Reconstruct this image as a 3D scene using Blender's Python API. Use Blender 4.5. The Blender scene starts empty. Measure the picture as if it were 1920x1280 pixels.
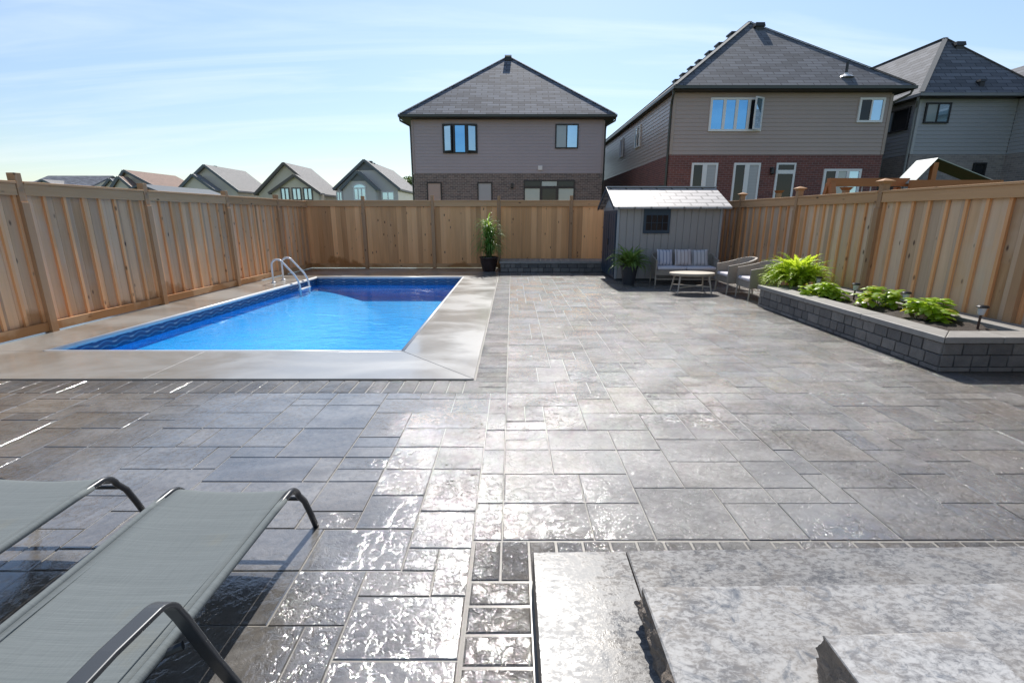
import bpy, bmesh, math, random
from mathutils import Vector, Matrix, noise
R = math.radians
random.seed(7)
SC = bpy.context.scene
COL = SC.collection

# ------------------------------------------------------------------ camera, sky, sun, exposure
F_PX, PITCH, CAM_H = 908.0, R(14.5), 1.6
cam_d = bpy.data.cameras.new("camera")
cam = bpy.data.objects.new("camera", cam_d)
COL.objects.link(cam)
cam_d.sensor_width = 36.0
cam_d.lens = F_PX / 1920 * 36.0
cam_d.clip_start = 0.05
cam_d.clip_end = 3000
cam.location = (0, 0, CAM_H)
cam.rotation_euler = (R(90) - PITCH, 0, 0)
SC.camera = cam

SUN_EL, SUN_AZ = R(46.4), R(4.7)
world = bpy.data.worlds.new("World")
SC.world = world
world.use_nodes = True
wt = world.node_tree
wt.nodes.clear()
w_out = wt.nodes.new('ShaderNodeOutputWorld')
w_bg = wt.nodes.new('ShaderNodeBackground')
w_sky = wt.nodes.new('ShaderNodeTexSky')
w_sky.sky_type = 'NISHITA'
w_sky.sun_disc = False
w_sky.sun_elevation = SUN_EL
w_sky.sun_rotation = SUN_AZ
w_sky.air_density = 1.0
w_sky.dust_density = 0.3
w_sky.ozone_density = 0.65
w_bg.inputs['Strength'].default_value = 0.105
# thin cirrus: noise on a flat cloud layer (direction / height), stretched into streaks
w_tc = wt.nodes.new('ShaderNodeTexCoord')
w_sep = wt.nodes.new('ShaderNodeSeparateXYZ')
wt.links.new(w_tc.outputs['Generated'], w_sep.inputs[0])
w_max = wt.nodes.new('ShaderNodeMath'); w_max.operation = 'MAXIMUM'; w_max.inputs[1].default_value = 0.0
wt.links.new(w_sep.outputs['Z'], w_max.inputs[0])
w_add = wt.nodes.new('ShaderNodeMath'); w_add.operation = 'ADD'; w_add.inputs[1].default_value = 0.12
wt.links.new(w_max.outputs[0], w_add.inputs[0])
w_div = wt.nodes.new('ShaderNodeVectorMath'); w_div.operation = 'DIVIDE'
wt.links.new(w_tc.outputs['Generated'], w_div.inputs[0])
w_cmb = wt.nodes.new('ShaderNodeCombineXYZ'); w_cmb.inputs['Z'].default_value = 1.0
wt.links.new(w_add.outputs[0], w_cmb.inputs['X']); wt.links.new(w_add.outputs[0], w_cmb.inputs['Y'])
wt.links.new(w_cmb.outputs[0], w_div.inputs[1])
w_map = wt.nodes.new('ShaderNodeMapping')
w_map.inputs['Rotation'].default_value = (0, 0, R(-28))
w_map.inputs['Scale'].default_value = (0.30, 1.7, 0.0)
w_map.inputs['Location'].default_value = (0.3, 0.4, 0)
wt.links.new(w_div.outputs[0], w_map.inputs[0])
w_noise = wt.nodes.new('ShaderNodeTexNoise')
w_noise.inputs['Scale'].default_value = 1.3
w_noise.inputs['Detail'].default_value = 7
w_noise.inputs['Roughness'].default_value = 0.56
w_noise.inputs['Distortion'].default_value = 0.9
wt.links.new(w_map.outputs[0], w_noise.inputs['Vector'])
w_ramp = wt.nodes.new('ShaderNodeValToRGB')
w_ramp.color_ramp.elements[0].position = 0.48
w_ramp.color_ramp.elements[1].position = 0.80
wt.links.new(w_noise.outputs['Fac'], w_ramp.inputs[0])
w_mul = wt.nodes.new('ShaderNodeMath'); w_mul.operation = 'MULTIPLY'; w_mul.inputs[1].default_value = 0.34
wt.links.new(w_ramp.outputs['Color'], w_mul.inputs[0])
w_mix = wt.nodes.new('ShaderNodeMix'); w_mix.data_type = 'RGBA'
w_mix.inputs[7].default_value = (9.0, 9.2, 9.4, 1)
wt.links.new(w_mul.outputs[0], w_mix.inputs[0])
wt.links.new(w_sky.outputs[0], w_mix.inputs[6])
w_low = wt.nodes.new('ShaderNodeMapRange'); w_low.interpolation_type = 'SMOOTHSTEP'
w_low.inputs['From Min'].default_value = 0.0; w_low.inputs['From Max'].default_value = 0.40
w_low.inputs['To Min'].default_value = 0.74; w_low.inputs['To Max'].default_value = 1.0
wt.links.new(w_sep.outputs['Z'], w_low.inputs['Value'])
w_dim = wt.nodes.new('ShaderNodeVectorMath'); w_dim.operation = 'SCALE'
wt.links.new(w_mix.outputs[2], w_dim.inputs[0]); wt.links.new(w_low.outputs['Result'], w_dim.inputs['Scale'])
wt.links.new(w_dim.outputs[0], w_bg.inputs['Color'])
wt.links.new(w_bg.outputs[0], w_out.inputs['Surface'])

sun_dir = Vector((math.sin(SUN_AZ) * math.cos(SUN_EL), math.cos(SUN_AZ) * math.cos(SUN_EL), math.sin(SUN_EL)))
sun_d = bpy.data.lights.new("sun", 'SUN')
sun_d.energy = 4.2
sun_d.angle = R(0.5)
sun_d.color = (1.0, 0.955, 0.89)
sun = bpy.data.objects.new("sun", sun_d)
sun.rotation_euler = (-sun_dir).to_track_quat('-Z', 'Y').to_euler()
sun.location = (0, 30, 40)
COL.objects.link(sun)

SC.view_settings.view_transform = 'Standard'
SC.view_settings.look = 'None'
SC.view_settings.exposure = 0.62
SC.view_settings.gamma = 1.0
SC.render.engine = 'CYCLES'
SC.cycles.use_denoising = True
SC.cycles.max_bounces = 8
SC.cycles.transparent_max_bounces = 12
SC.cycles.sample_clamp_indirect = 6.0

# ------------------------------------------------------------------ measuring helpers (photo pixel -> world point at a known height / depth)
def _ray(x, y):
    c, s = math.cos(PITCH), math.sin(PITCH)
    a, b = (x - 960) / F_PX, (y - 640) / F_PX
    return Vector((a, c - b * s, -s - b * c))
def ground_at(x, y, z=0.0):
    d = _ray(x, y); t = (z - CAM_H) / d.z
    return Vector((d.x * t, d.y * t, z))
def at_depth(x, y, Y):
    d = _ray(x, y); t = Y / d.y
    return Vector((d.x * t, Y, CAM_H + d.z * t))
def on_slope(x, y, y0, ze, slope):
    d = _ray(x, y); t = (ze - slope * y0 - CAM_H) / (d.z - slope * d.y)
    return Vector((d.x * t, d.y * t, CAM_H + d.z * t))
def at_side(x, y, X):
    d = _ray(x, y); t = X / d.x
    return Vector((X, d.y * t, CAM_H + d.z * t))

# ------------------------------------------------------------------ node helpers
class NT:
    def __init__(self, name):
        self.m = bpy.data.materials.new(name)
        self.m.use_nodes = True
        self.t = self.m.node_tree
        self.b = self.t.nodes['Principled BSDF']
        self.out = self.t.nodes['Material Output']
    def n(self, typ, **kw):
        nd = self.t.nodes.new(typ)
        for k, v in kw.items():
            if k.startswith('_'):
                setattr(nd, k[1:], v)
            else:
                self.set(nd, k.replace('__', ' '), v)
        return nd
    def set(self, nd, k, v):
        s = nd.inputs[int(k[1:])] if (k[0] == 'i' and k[1:].isdigit()) else nd.inputs[k]
        if isinstance(v, bpy.types.NodeSocket):
            self.t.links.new(v, s)
        else:
            s.default_value = v
    def p(self, **kw):
        for k, v in kw.items():
            self.set(self.b, k.replace('__', ' '), v)
        return self
    def math(self, op, a, b=0.0, clamp=False):
        nd = self.n('ShaderNodeMath', _operation=op, _use_clamp=clamp)
        self.set(nd, 'i0', a); self.set(nd, 'i1', b)
        return nd.outputs[0]
    def mix(self, f, a, b, blend='MIX'):
        nd = self.n('ShaderNodeMix', _data_type='RGBA', _blend_type=blend)
        self.set(nd, 'i0', f); self.set(nd, 'i6', a); self.set(nd, 'i7', b)
        return nd.outputs[2]
    def ramp(self, f, stops):
        nd = self.n('ShaderNodeValToRGB')
        self.set(nd, 'i0', f)
        cr = nd.color_ramp
        while len(cr.elements) < len(stops):
            cr.elements.new(0.5)
        for e, (p, c) in zip(cr.elements, stops):
            e.position = p
            e.color = (c, c, c, 1) if isinstance(c, (int, float)) else (*c, 1)
        return nd.outputs[0]
    def coord(self, kind='Object', scale=(1, 1, 1), rot=(0, 0, 0), loc=(0, 0, 0)):
        tc = self.n('ShaderNodeTexCoord')
        mp = self.n('ShaderNodeMapping')
        self.set(mp, 'Vector', tc.outputs[kind]); mp.inputs['Scale'].default_value = scale
        mp.inputs['Rotation'].default_value = rot; mp.inputs['Location'].default_value = loc
        return mp.outputs[0]
    def world(self, scale=(1, 1, 1)):
        g = self.n('ShaderNodeNewGeometry')
        mp = self.n('ShaderNodeMapping')
        self.set(mp, 'Vector', g.outputs['Position']); mp.inputs['Scale'].default_value = scale
        return mp.outputs[0]
    def noise(self, vec, scale, detail=3, rough=0.55, dist=0.0):
        nd = self.n('ShaderNodeTexNoise', Scale=scale, Detail=detail, Roughness=rough, Distortion=dist)
        self.set(nd, 'Vector', vec)
        return nd.outputs['Fac']
    def voro(self, vec, scale, feature='F1'):
        nd = self.n('ShaderNodeTexVoronoi', Scale=scale)
        nd.feature = feature
        self.set(nd, 'Vector', vec)
        return nd
    def bump(self, h, strength=0.3, dist=0.01, normal=None):
        nd = self.n('ShaderNodeBump', Strength=strength, Distance=dist)
        self.set(nd, 'Height', h)
        if normal is not None:
            self.set(nd, 'Normal', normal)
        return nd.outputs[0]
    def island(self):
        return self.n('ShaderNodeNewGeometry').outputs['Random Per Island']
    def objrand(self):
        return self.n('ShaderNodeObjectInfo').outputs['Random']
    def add_vec(self, v, f):
        nd = self.n('ShaderNodeVectorMath', _operation='ADD')
        cm = self.n('ShaderNodeCombineXYZ')
        for k in 'XYZ':
            self.set(cm, k, f)
        self.set(nd, 'i0', v); self.set(nd, 'i1', cm.outputs[0])
        return nd.outputs[0]

def c4(r, g, b): return (r, g, b, 1)

def plain(name, col, rough=0.5, metallic=0.0, spec=0.5, var=0.12, nscale=6.0, bump=0.0, bscale=60.0):
    k = NT(name)
    v = k.coord('Object')
    f = k.noise(v, nscale, 4)
    a = tuple(max(0, x * (1 - var)) for x in col); b = tuple(min(1, x * (1 + var)) for x in col)
    k.p(Base__Color=k.mix(f, c4(*a), c4(*b)), Roughness=rough, Metallic=metallic)
    k.b.inputs['Specular IOR Level'].default_value = spec
    if bump:
        k.p(Normal=k.bump(k.noise(v, bscale, 3), bump, 0.004))
    return k.m

def wood(name, c_dark, c_light, grey=0.0, grain_axis='Z', stain=0.0, rough=0.72, knots=1.0, spread=0.5):
    k = NT(name)
    w = k.world()
    rnd = k.math('ADD', k.island(), k.objrand())
    vv = k.add_vec(w, k.math('MULTIPLY', rnd, 37.0))
    sc = {'Z': (26, 26, 1.1), 'X': (1.1, 26, 26), 'Y': (26, 1.1, 26)}[grain_axis]
    mp = k.n('ShaderNodeMapping'); k.set(mp, 'Vector', vv); mp.inputs['Scale'].default_value = sc
    g1 = k.noise(mp.outputs[0], 1.0, 5, 0.6, 0.6)
    sc2 = {'Z': (5, 5, .45), 'X': (.45, 5, 5), 'Y': (5, .45, 5)}[grain_axis]
    mp2 = k.n('ShaderNodeMapping'); k.set(mp2, 'Vector', vv); mp2.inputs['Scale'].default_value = sc2
    g2 = k.noise(mp2.outputs[0], 1.0, 3, 0.5, 0.4)
    f = k.math('ADD', k.math('MULTIPLY', g1, 0.55), k.math('MULTIPLY', g2, 0.6))
    f = k.math('ADD', f, k.math('MULTIPLY', k.math('SUBTRACT', k.math('FRACT', k.math('MULTIPLY', rnd, 7.31)), 0.5), spread))
    col = k.mix(k.math('SUBTRACT', f, 0.1, True), c4(*c_dark), c4(*c_light))
    if grey:
        gm = k.ramp(k.noise(vv, 0.9, 4, 0.6), [(0.40, 0.0), (0.66, grey)])
        gm2 = k.math('MULTIPLY', k.math('FRACT', k.math('MULTIPLY', rnd, 13.7)), grey)
        col = k.mix(k.math('MAXIMUM', gm, gm2), col, c4(0.64, 0.53, 0.42))
    if knots:
        mk = k.n('ShaderNodeMapping'); k.set(mk, 'Vector', vv)
        mk.inputs['Scale'].default_value = {'Z': (7, 7, 3.2), 'X': (3.2, 7, 7), 'Y': (7, 3.2, 7)}[grain_axis]
        vo = k.voro(mk.outputs[0], 1.0)
        kn = k.ramp(vo.outputs['Distance'], [(0.07, 1.0), (0.16, 0.0)])
        sel = k.math('GREATER_THAN', k.n('ShaderNodeSeparateColor', Color=vo.outputs['Color']).outputs[0], 0.45)
        col = k.mix(k.math('MULTIPLY', k.math('MULTIPLY', kn, sel), 0.9 * knots), col, c4(0.06, 0.026, 0.012))
    if stain:
        sz = k.n('ShaderNodeSeparateXYZ', Vector=w).outputs['Z']
        st = k.math('ADD', k.math('MULTIPLY', sz, -1.6), k.math('MULTIPLY', k.noise(w, 1.5, 4, 0.6), 1.9))
        sm = k.ramp(st, [(0.66, 0.0), (0.84, stain)])
        col = k.mix(sm, col, c4(0.34, 0.135, 0.032))
    k.p(Base__Color=col, Roughness=rough, Normal=k.bump(g1, 0.35, 0.003))
    return k.m

# ------------------------------------------------------------------ mesh builder
ORIGIN = {}
def origin_of(o):
    return ORIGIN.get(o.name, Vector((0, 0, 0)))

class MB:
    def __init__(self):
        self.v, self.f = [], []
    def add(self, vs, fs):
        b = len(self.v)
        self.v += [Vector(p) for p in vs]
        self.f += [tuple(b + i for i in f) for f in fs]
        return self
    def quad(self, a, b, c, d):
        return self.add([a, b, c, d], [(0, 1, 2, 3)])
    def box(self, x0, y0, z0, x1, y1, z1):
        return self.hexa([(x0, y0, z0), (x1, y0, z0), (x1, y1, z0), (x0, y1, z0), (x0, y0, z1), (x1, y0, z1), (x1, y1, z1), (x0, y1, z1)])
    def hexa(self, p):
        return self.add(p, [(3, 2, 1, 0), (4, 5, 6, 7), (0, 1, 5, 4), (1, 2, 6, 5), (2, 3, 7, 6), (3, 0, 4, 7)])
    def beam(self, p, q, w, h, up=(0, 0, 1)):
        p, q, up = Vector(p), Vector(q), Vector(up)
        d = (q - p).normalized()
        s = d.cross(up)
        if s.length < 1e-5: s = d.cross(Vector((0, 1, 0)))
        s.normalize(); u = s.cross(d).normalized()
        s *= w / 2; u *= h / 2
        return self.add([p - s - u, p + s - u, p + s + u, p - s + u, q - s - u, q + s - u, q + s + u, q - s + u],
                        [(0, 1, 2, 3), (7, 6, 5, 4), (0, 4, 5, 1), (1, 5, 6, 2), (2, 6, 7, 3), (3, 7, 4, 0)])
    def tube(self, path, r, n=10, caps=True):
        path = [Vector(p) for p in path]
        m = len(path)
        rs = r if isinstance(r, (list, tuple)) else [r] * m
        vs, fs = [], []
        prev = None
        for i, p in enumerate(path):
            d = (path[min(i + 1, m - 1)] - path[max(i - 1, 0)]).normalized()
            if prev is None:
                a = d.cross(Vector((0, 0, 1)))
                if a.length < 1e-3: a = d.cross(Vector((1, 0, 0)))
            else:
                a = prev - d * prev.dot(d)
            a.normalize(); prev = a
            b = d.cross(a)
            for j in range(n):
                t = 2 * math.pi * j / n
                vs.append(p + (a * math.cos(t) + b * math.sin(t)) * rs[i])
        for i in range(m - 1):
            for j in range(n):
                fs.append((i * n + j, i * n + (j + 1) % n, (i + 1) * n + (j + 1) % n, (i + 1) * n + j))
        if caps:
            fs.append(tuple(reversed(range(n)))); fs.append(tuple((m - 1) * n + j for j in range(n)))
        return self.add(vs, fs)
    def ribbon(self, path, w, t, side):
        """flat bar swept along a path; side = width direction"""
        path = [Vector(p) for p in path]; side = Vector(side).normalized()
        vs, fs = [], []
        m = len(path)
        for i, p in enumerate(path):
            d = (path[min(i + 1, m - 1)] - path[max(i - 1, 0)]).normalized()
            u = side.cross(d).normalized()
            s = side * w / 2
            c = w * 0.16
            for (a, b) in ((-1, -1), (1, -1), (1, 1), (-1, 1)):
                vs.append(p + s * a + u * (t / 2) * b)
        for i in range(m - 1):
            for j in range(4):
                fs.append((i * 4 + j, i * 4 + (j + 1) % 4, (i + 1) * 4 + (j + 1) % 4, (i + 1) * 4 + j))
        fs.append((3, 2, 1, 0)); fs.append(tuple((m - 1) * 4 + j for j in range(4)))
        return self.add(vs, fs)
    def lathe(self, c, prof, n=24, sx=1, sy=1):
        c = Vector(c); vs, fs = [], []
        m = len(prof)
        for (r, z) in prof:
            for j in range(n):
                t = 2 * math.pi * j / n
                vs.append(c + Vector((r * sx * math.cos(t), r * sy * math.sin(t), z)))
        for i in range(m - 1):
            for j in range(n):
                fs.append((i * n + j, i * n + (j + 1) % n, (i + 1) * n + (j + 1) % n, (i + 1) * n + j))
        fs.append(tuple(reversed(range(n)))); fs.append(tuple((m - 1) * n + j for j in range(n)))
        return self.add(vs, fs)
    def prism(self, poly, off):
        off = Vector(off); n = len(poly)
        p = [Vector(a) for a in poly]
        return self.add(p + [a + off for a in p], [tuple(range(n)), tuple(reversed(range(n, 2 * n)))] +
                        [(i, i + n, (i + 1) % n + n, (i + 1) % n) for i in range(n)])
    def build(self, name, mat, parent=None, smooth=False, bevel=0.0, recalc=True, subsurf=0, uv=True, seg=2):
        o0 = origin_of(parent) if parent else Vector((0, 0, 0))
        me = bpy.data.meshes.new(name)
        me.from_pydata([v - o0 for v in self.v], [], self.f)
        if recalc:
            bm = bmesh.new(); bm.from_mesh(me)
            bmesh.ops.recalc_face_normals(bm, faces=bm.faces)
            bm.to_mesh(me); bm.free()
        if uv:
            auto_uv(me, o0)
        if smooth:
            for p in me.polygons: p.use_smooth = True
        me.materials.append(mat)
        o = bpy.data.objects.new(name, me)
        COL.objects.link(o)
        if parent: o.parent = parent
        ORIGIN[o.name] = o0
        if bevel:
            md = o.modifiers.new("bevel", 'BEVEL'); md.width = bevel; md.segments = seg; md.limit_method = 'ANGLE'; md.angle_limit = R(40)
        if subsurf:
            md = o.modifiers.new("sub", 'SUBSURF'); md.levels = subsurf; md.render_levels = subsurf
        return o

def auto_uv(me, o0):
    uvl = me.uv_layers.new(name="UVMap")
    Z = Vector((0, 0, 1))
    for p in me.polygons:
        n = p.normal
        t = Z.cross(n)
        if t.length < 1e-3: t = Vector((1, 0, 0))
        t.normalize(); b = n.cross(t)
        for li in p.loop_indices:
            co = me.vertices[me.loops[li].vertex_index].co + o0
            uvl.data[li].uv = (co.dot(t), co.dot(b))

def thing(name, label, cat, loc=(0, 0, 0), group=None):
    o = bpy.data.objects.new(name, None)
    o.empty_display_size = 0.2
    COL.objects.link(o)
    o.location = loc
    ORIGIN[o.name] = Vector(loc)
    o['label'] = label; o['category'] = cat
    if group: o['group'] = group
    return o
def tag(o, label, cat, group=None):
    o['label'] = label; o['category'] = cat
    if group: o['group'] = group
    return o
def structure(o):
    o['kind'] = 'structure'; return o
def children_of(o): return list(o.children)
def dup(root, loc, rotz, label):
    r = root.copy(); COL.objects.link(r); r.location = loc; r.rotation_euler = (0, 0, rotz); r['label'] = label
    for ch in children_of(root):
        c = ch.copy(); COL.objects.link(c); c.parent = r
        for g in children_of(ch):
            d = g.copy(); COL.objects.link(d); d.parent = c
    return r

# ------------------------------------------------------------------ materials
M = {}
M['fence_board'] = wood('fence board', (0.44, 0.215, 0.085), (0.98, 0.56, 0.28), grey=0.30, stain=0.7, spread=0.9)
M['grey_board'] = wood('weathered fence board', (0.40, 0.215, 0.095), (0.92, 0.58, 0.33), grey=0.6, stain=0.5, spread=0.9)
M['back_board'] = wood('back fence board', (0.46, 0.215, 0.08), (1.0, 0.525, 0.23), grey=0.05, stain=0.8, spread=0.75)
M['batten'] = wood('fence batten', (0.60, 0.27, 0.105), (0.98, 0.53, 0.255), stain=0.5, spread=0.35, knots=0.8)
M['post'] = wood('fence post', (0.29, 0.155, 0.075), (0.54, 0.315, 0.165), stain=0.4, spread=0.3)
M['rail_x'] = wood('fence rail', (0.40, 0.21, 0.09), (0.70, 0.405, 0.205), grain_axis='X', stain=0.8, spread=0.3)
M['rail_y'] = wood('side fence rail', (0.40, 0.21, 0.09), (0.70, 0.405, 0.205), grain_axis='Y', stain=0.8, spread=0.3)
M['cedar'] = wood('play set timber', (0.30, 0.10, 0.03), (0.46, 0.19, 0.07), grain_axis='X', knots=0.3, spread=0.2)
M['cap_wood'] = wood('post cap', (0.32, 0.15, 0.06), (0.50, 0.27, 0.12), knots=0, spread=0.2)

def siding_mat(name, col, rough=0.33):
    k = NT(name)
    w = k.world()
    f = k.noise(w, 0.8, 4)
    g = k.noise(k.world((2, 2, 40)), 1.0, 2)
    col1 = k.mix(f, c4(*[x * .9 for x in col]), c4(*[x * 1.1 for x in col]))
    k.p(Base__Color=col1, Roughness=rough, Normal=k.bump(k.noise(k.world((8, 8, 120)), 1.0, 3), 0.15, 0.003))
    return k.m
M['siding_centre'] = siding_mat('taupe grey siding', (0.40, 0.352, 0.365))
M['siding_right'] = siding_mat('brown grey siding', (0.405, 0.32, 0.28))
M['siding_far'] = siding_mat('blue grey siding', (0.36, 0.37, 0.39))
M['siding_pale'] = siding_mat('pale siding', (0.74, 0.66, 0.56))
M['siding_greyblue'] = siding_mat('grey siding', (0.62, 0.58, 0.56))
M['siding_beige'] = siding_mat('beige siding', (0.74, 0.64, 0.50))
M['siding_dim'] = siding_mat('dim gable cladding', (0.16, 0.17, 0.19))

def brick_mat(name, c1, c2, mortar, bw=0.20, bh=0.068):
    k = NT(name)
    uv = k.n('ShaderNodeTexCoord').outputs['UV']
    br = k.n('ShaderNodeTexBrick', Vector=uv, Color1=c4(*c1), Color2=c4(*c2), Mortar=c4(*mortar), Scale=1.0,
             Mortar__Size=0.006, Mortar__Smooth=0.2, Bias=0.0, Brick__Width=bw, Row__Height=bh)
    n = k.noise(uv, 14, 4)
    col = k.mix(k.math('MULTIPLY', n, 0.55), br.outputs['Color'], c4(*[x * .45 for x in c1]), 'MIX')
    k.p(Base__Color=col, Roughness=0.85, Normal=k.bump(k.math('ADD', k.math('MULTIPLY', br.outputs['Fac'], -1.0), k.math('MULTIPLY', n, 0.4)), 0.5, 0.006))
    return k.m
M['brick_grey'] = brick_mat('grey brown brick', (0.27, 0.215, 0.19), (0.13, 0.11, 0.105), (0.52, 0.48, 0.45), 0.21, 0.075)
M['brick_red'] = brick_mat('red brick', (0.24, 0.088, 0.073), (0.15, 0.060, 0.055), (0.33, 0.26, 0.245), 0.21, 0.075)
M['brick_dark'] = brick_mat('dark stone brick', (0.36, 0.325, 0.31), (0.23, 0.21, 0.21), (0.45, 0.42, 0.41), 0.21, 0.075)

def shingle_mat(name, c1, c2, row=0.14, w=0.30, rough=0.8, gap=(0.02, 0.02, 0.022), gsize=0.008, spec=0.12):
    k = NT(name)
    uv = k.n('ShaderNodeTexCoord').outputs['UV']
    br = k.n('ShaderNodeTexBrick', Vector=uv, Color1=c4(*c1), Color2=c4(*c2), Mortar=c4(*gap), Scale=1.0,
             Mortar__Size=gsize, Mortar__Smooth=0.4, Bias=-0.1, Brick__Width=w, Row__Height=row)
    n = k.noise(uv, 3.0, 5, 0.65)
    n2 = k.noise(uv, 60, 3)
    col = k.mix(k.math('MULTIPLY', n, 0.5), br.outputs['Color'], c4(*[(a + b) * .5 for a, b in zip(c1, c2)]))
    col = k.mix(k.math('MULTIPLY', n2, 0.5), col, c4(*[x * .55 for x in c2]))
    sy = k.n('ShaderNodeSeparateXYZ', Vector=uv).outputs['Y']
    saw = k.math('FRACT', k.math('DIVIDE', sy, row))
    h = k.math('ADD', k.math('MULTIPLY', saw, -1.0), k.math('MULTIPLY', n2, 0.3))
    k.p(Base__Color=col, Roughness=rough, Normal=k.bump(h, 0.5, 0.012))
    k.b.inputs['Specular IOR Level'].default_value = spec
    return k.m
M['shingle_charcoal'] = shingle_mat('charcoal shingles', (0.28, 0.295, 0.335), (0.075, 0.08, 0.095), row=0.20, w=0.55, gsize=0.02)
M['shingle_grey'] = shingle_mat('grey shingles', (0.24, 0.248, 0.27), (0.10, 0.103, 0.113), row=0.20, w=0.55, gsize=0.016)
M['shingle_pale'] = shingle_mat('pale grey shingles', (0.36, 0.345, 0.33), (0.26, 0.255, 0.25))
M['shingle_brown'] = shingle_mat('brown shingles', (0.36, 0.25, 0.20), (0.25, 0.185, 0.155))
M['shed_shingle'] = shingle_mat('moulded shed shingles', (0.58, 0.53, 0.50), (0.42, 0.385, 0.365), row=0.21, w=0.40, rough=0.52, gap=(0.03, 0.025, 0.022), gsize=0.030, spec=0.75)
M['metal_roof'] = plain('dull grey roofing', (0.15, 0.165, 0.18), 0.8, spec=0.15)
M['hipcap'] = plain('hip cap', (0.17, 0.172, 0.17), 0.85, spec=0.2)
M['black_trim'] = plain('black trim', (0.018, 0.018, 0.02), 0.4)
M['gutter'] = plain('dark bronze gutter', (0.055, 0.06, 0.052), 0.35)
M['soffit'] = plain('soffit', (0.05, 0.045, 0.04), 0.6)
M['gutter_grey'] = plain('grey gutter', (0.22, 0.23, 0.235), 0.4)
M['white_trim'] = plain('white trim', (0.78, 0.78, 0.78), 0.4, var=0.03)
M['grey_trim'] = plain('grey trim', (0.13, 0.145, 0.16), 0.5)
M['brown_trim'] = plain('brown trim', (0.13, 0.11, 0.095), 0.5)
M['corner_taupe'] = plain('taupe corner trim', (0.36, 0.31, 0.31), 0.5)
M['corner_brown'] = plain('brown corner trim', (0.38, 0.30, 0.255), 0.5)
M['corner_blue'] = plain('blue grey corner trim', (0.42, 0.43, 0.44), 0.5)

def glass_mat(name, col, refl=2.3, rough=0.02):
    k = NT(name)
    v = k.world()
    k.p(Base__Color=k.mix(k.noise(v, 0.9, 2), c4(*[x * .8 for x in col]), c4(*[min(1, x * 1.2) for x in col])), Roughness=rough)
    k.b.inputs['IOR'].default_value = refl
    k.p(Normal=k.bump(k.noise(v, 1.6, 1), 0.03, 0.05))
    return k.m
M['glass'] = glass_mat('sky reflection blue window glass', (0.16, 0.40, 0.66), 2.0)  # blue of the reflected sky put into the base colour
M['glass_dark'] = glass_mat('dark window glass', (0.02, 0.022, 0.025), 1.45)
M['glass_curtain'] = glass_mat('curtained window glass', (0.30, 0.36, 0.38), 1.9)
M['glass_pale'] = glass_mat('pale sky reflection window glass', (0.42, 0.62, 0.78), 2.0)  # paler sky reflection, also carried by the base colour
M['glass'].node_tree.nodes['Principled BSDF'].inputs['Metallic'].default_value = 0.85
M['glass_pale'].node_tree.nodes['Principled BSDF'].inputs['Metallic'].default_value = 0.7
def blind_mat(name, col):
    k = NT(name)
    z = k.n('ShaderNodeSeparateXYZ', Vector=k.world()).outputs['Z']
    f = k.math('FRACT', k.math('DIVIDE', z, 0.05))
    k.p(Base__Color=k.mix(k.ramp(f, [(0.0, 0.0), (0.25, 1.0)]), c4(*[x * .55 for x in col]), c4(*col)), Roughness=0.25)
    return k.m
M['blind_pink'] = blind_mat('closed beige blind', (0.45, 0.34, 0.30))
M['blind_grey'] = blind_mat('closed grey blind', (0.42, 0.43, 0.45))

# concrete coping: broom finish, damp patches that are darker and glossier
k = NT('broom finished concrete')
w = k.world()
wet = k.ramp(k.noise(k.world((0.55, 0.9, 1)), 1.0, 5, 0.6, 0.6), [(0.40, 0.0), (0.58, 1.0)])
broom = k.noise(k.world((3, 120, 3)), 1.0, 2)
base = k.mix(k.noise(w, 2.2, 6, 0.65), c4(0.245, 0.238, 0.22), c4(0.325, 0.32, 0.30))
base = k.mix(k.math('MULTIPLY', wet, 0.55), base, k.mix(k.noise(w, 5, 3), c4(0.155, 0.125, 0.09), c4(0.23, 0.195, 0.15)))
rgh = k.math('ADD', 0.36, k.math('MULTIPLY', k.math('SUBTRACT', 1.0, wet), 0.12))
k.p(Base__Color=base, Roughness=rgh, Normal=k.bump(k.math('ADD', broom, k.math('MULTIPLY', k.noise(w, 90, 2), 0.4)), 0.12, 0.003))
k.b.inputs['Specular IOR Level'].default_value = 0.8
k.b.inputs['Coat Weight'].default_value = 1.0
k.b.inputs['Coat IOR'].default_value = 1.55
k.p(Coat__Roughness=k.math('ADD', 0.10, k.math('MULTIPLY', k.math('SUBTRACT', 1.0, wet), 0.16)), Coat__Normal=k.bump(k.math('ADD', broom, k.noise(w, 6, 4)), 0.06, 0.004))
M['concrete'] = k.m

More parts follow.
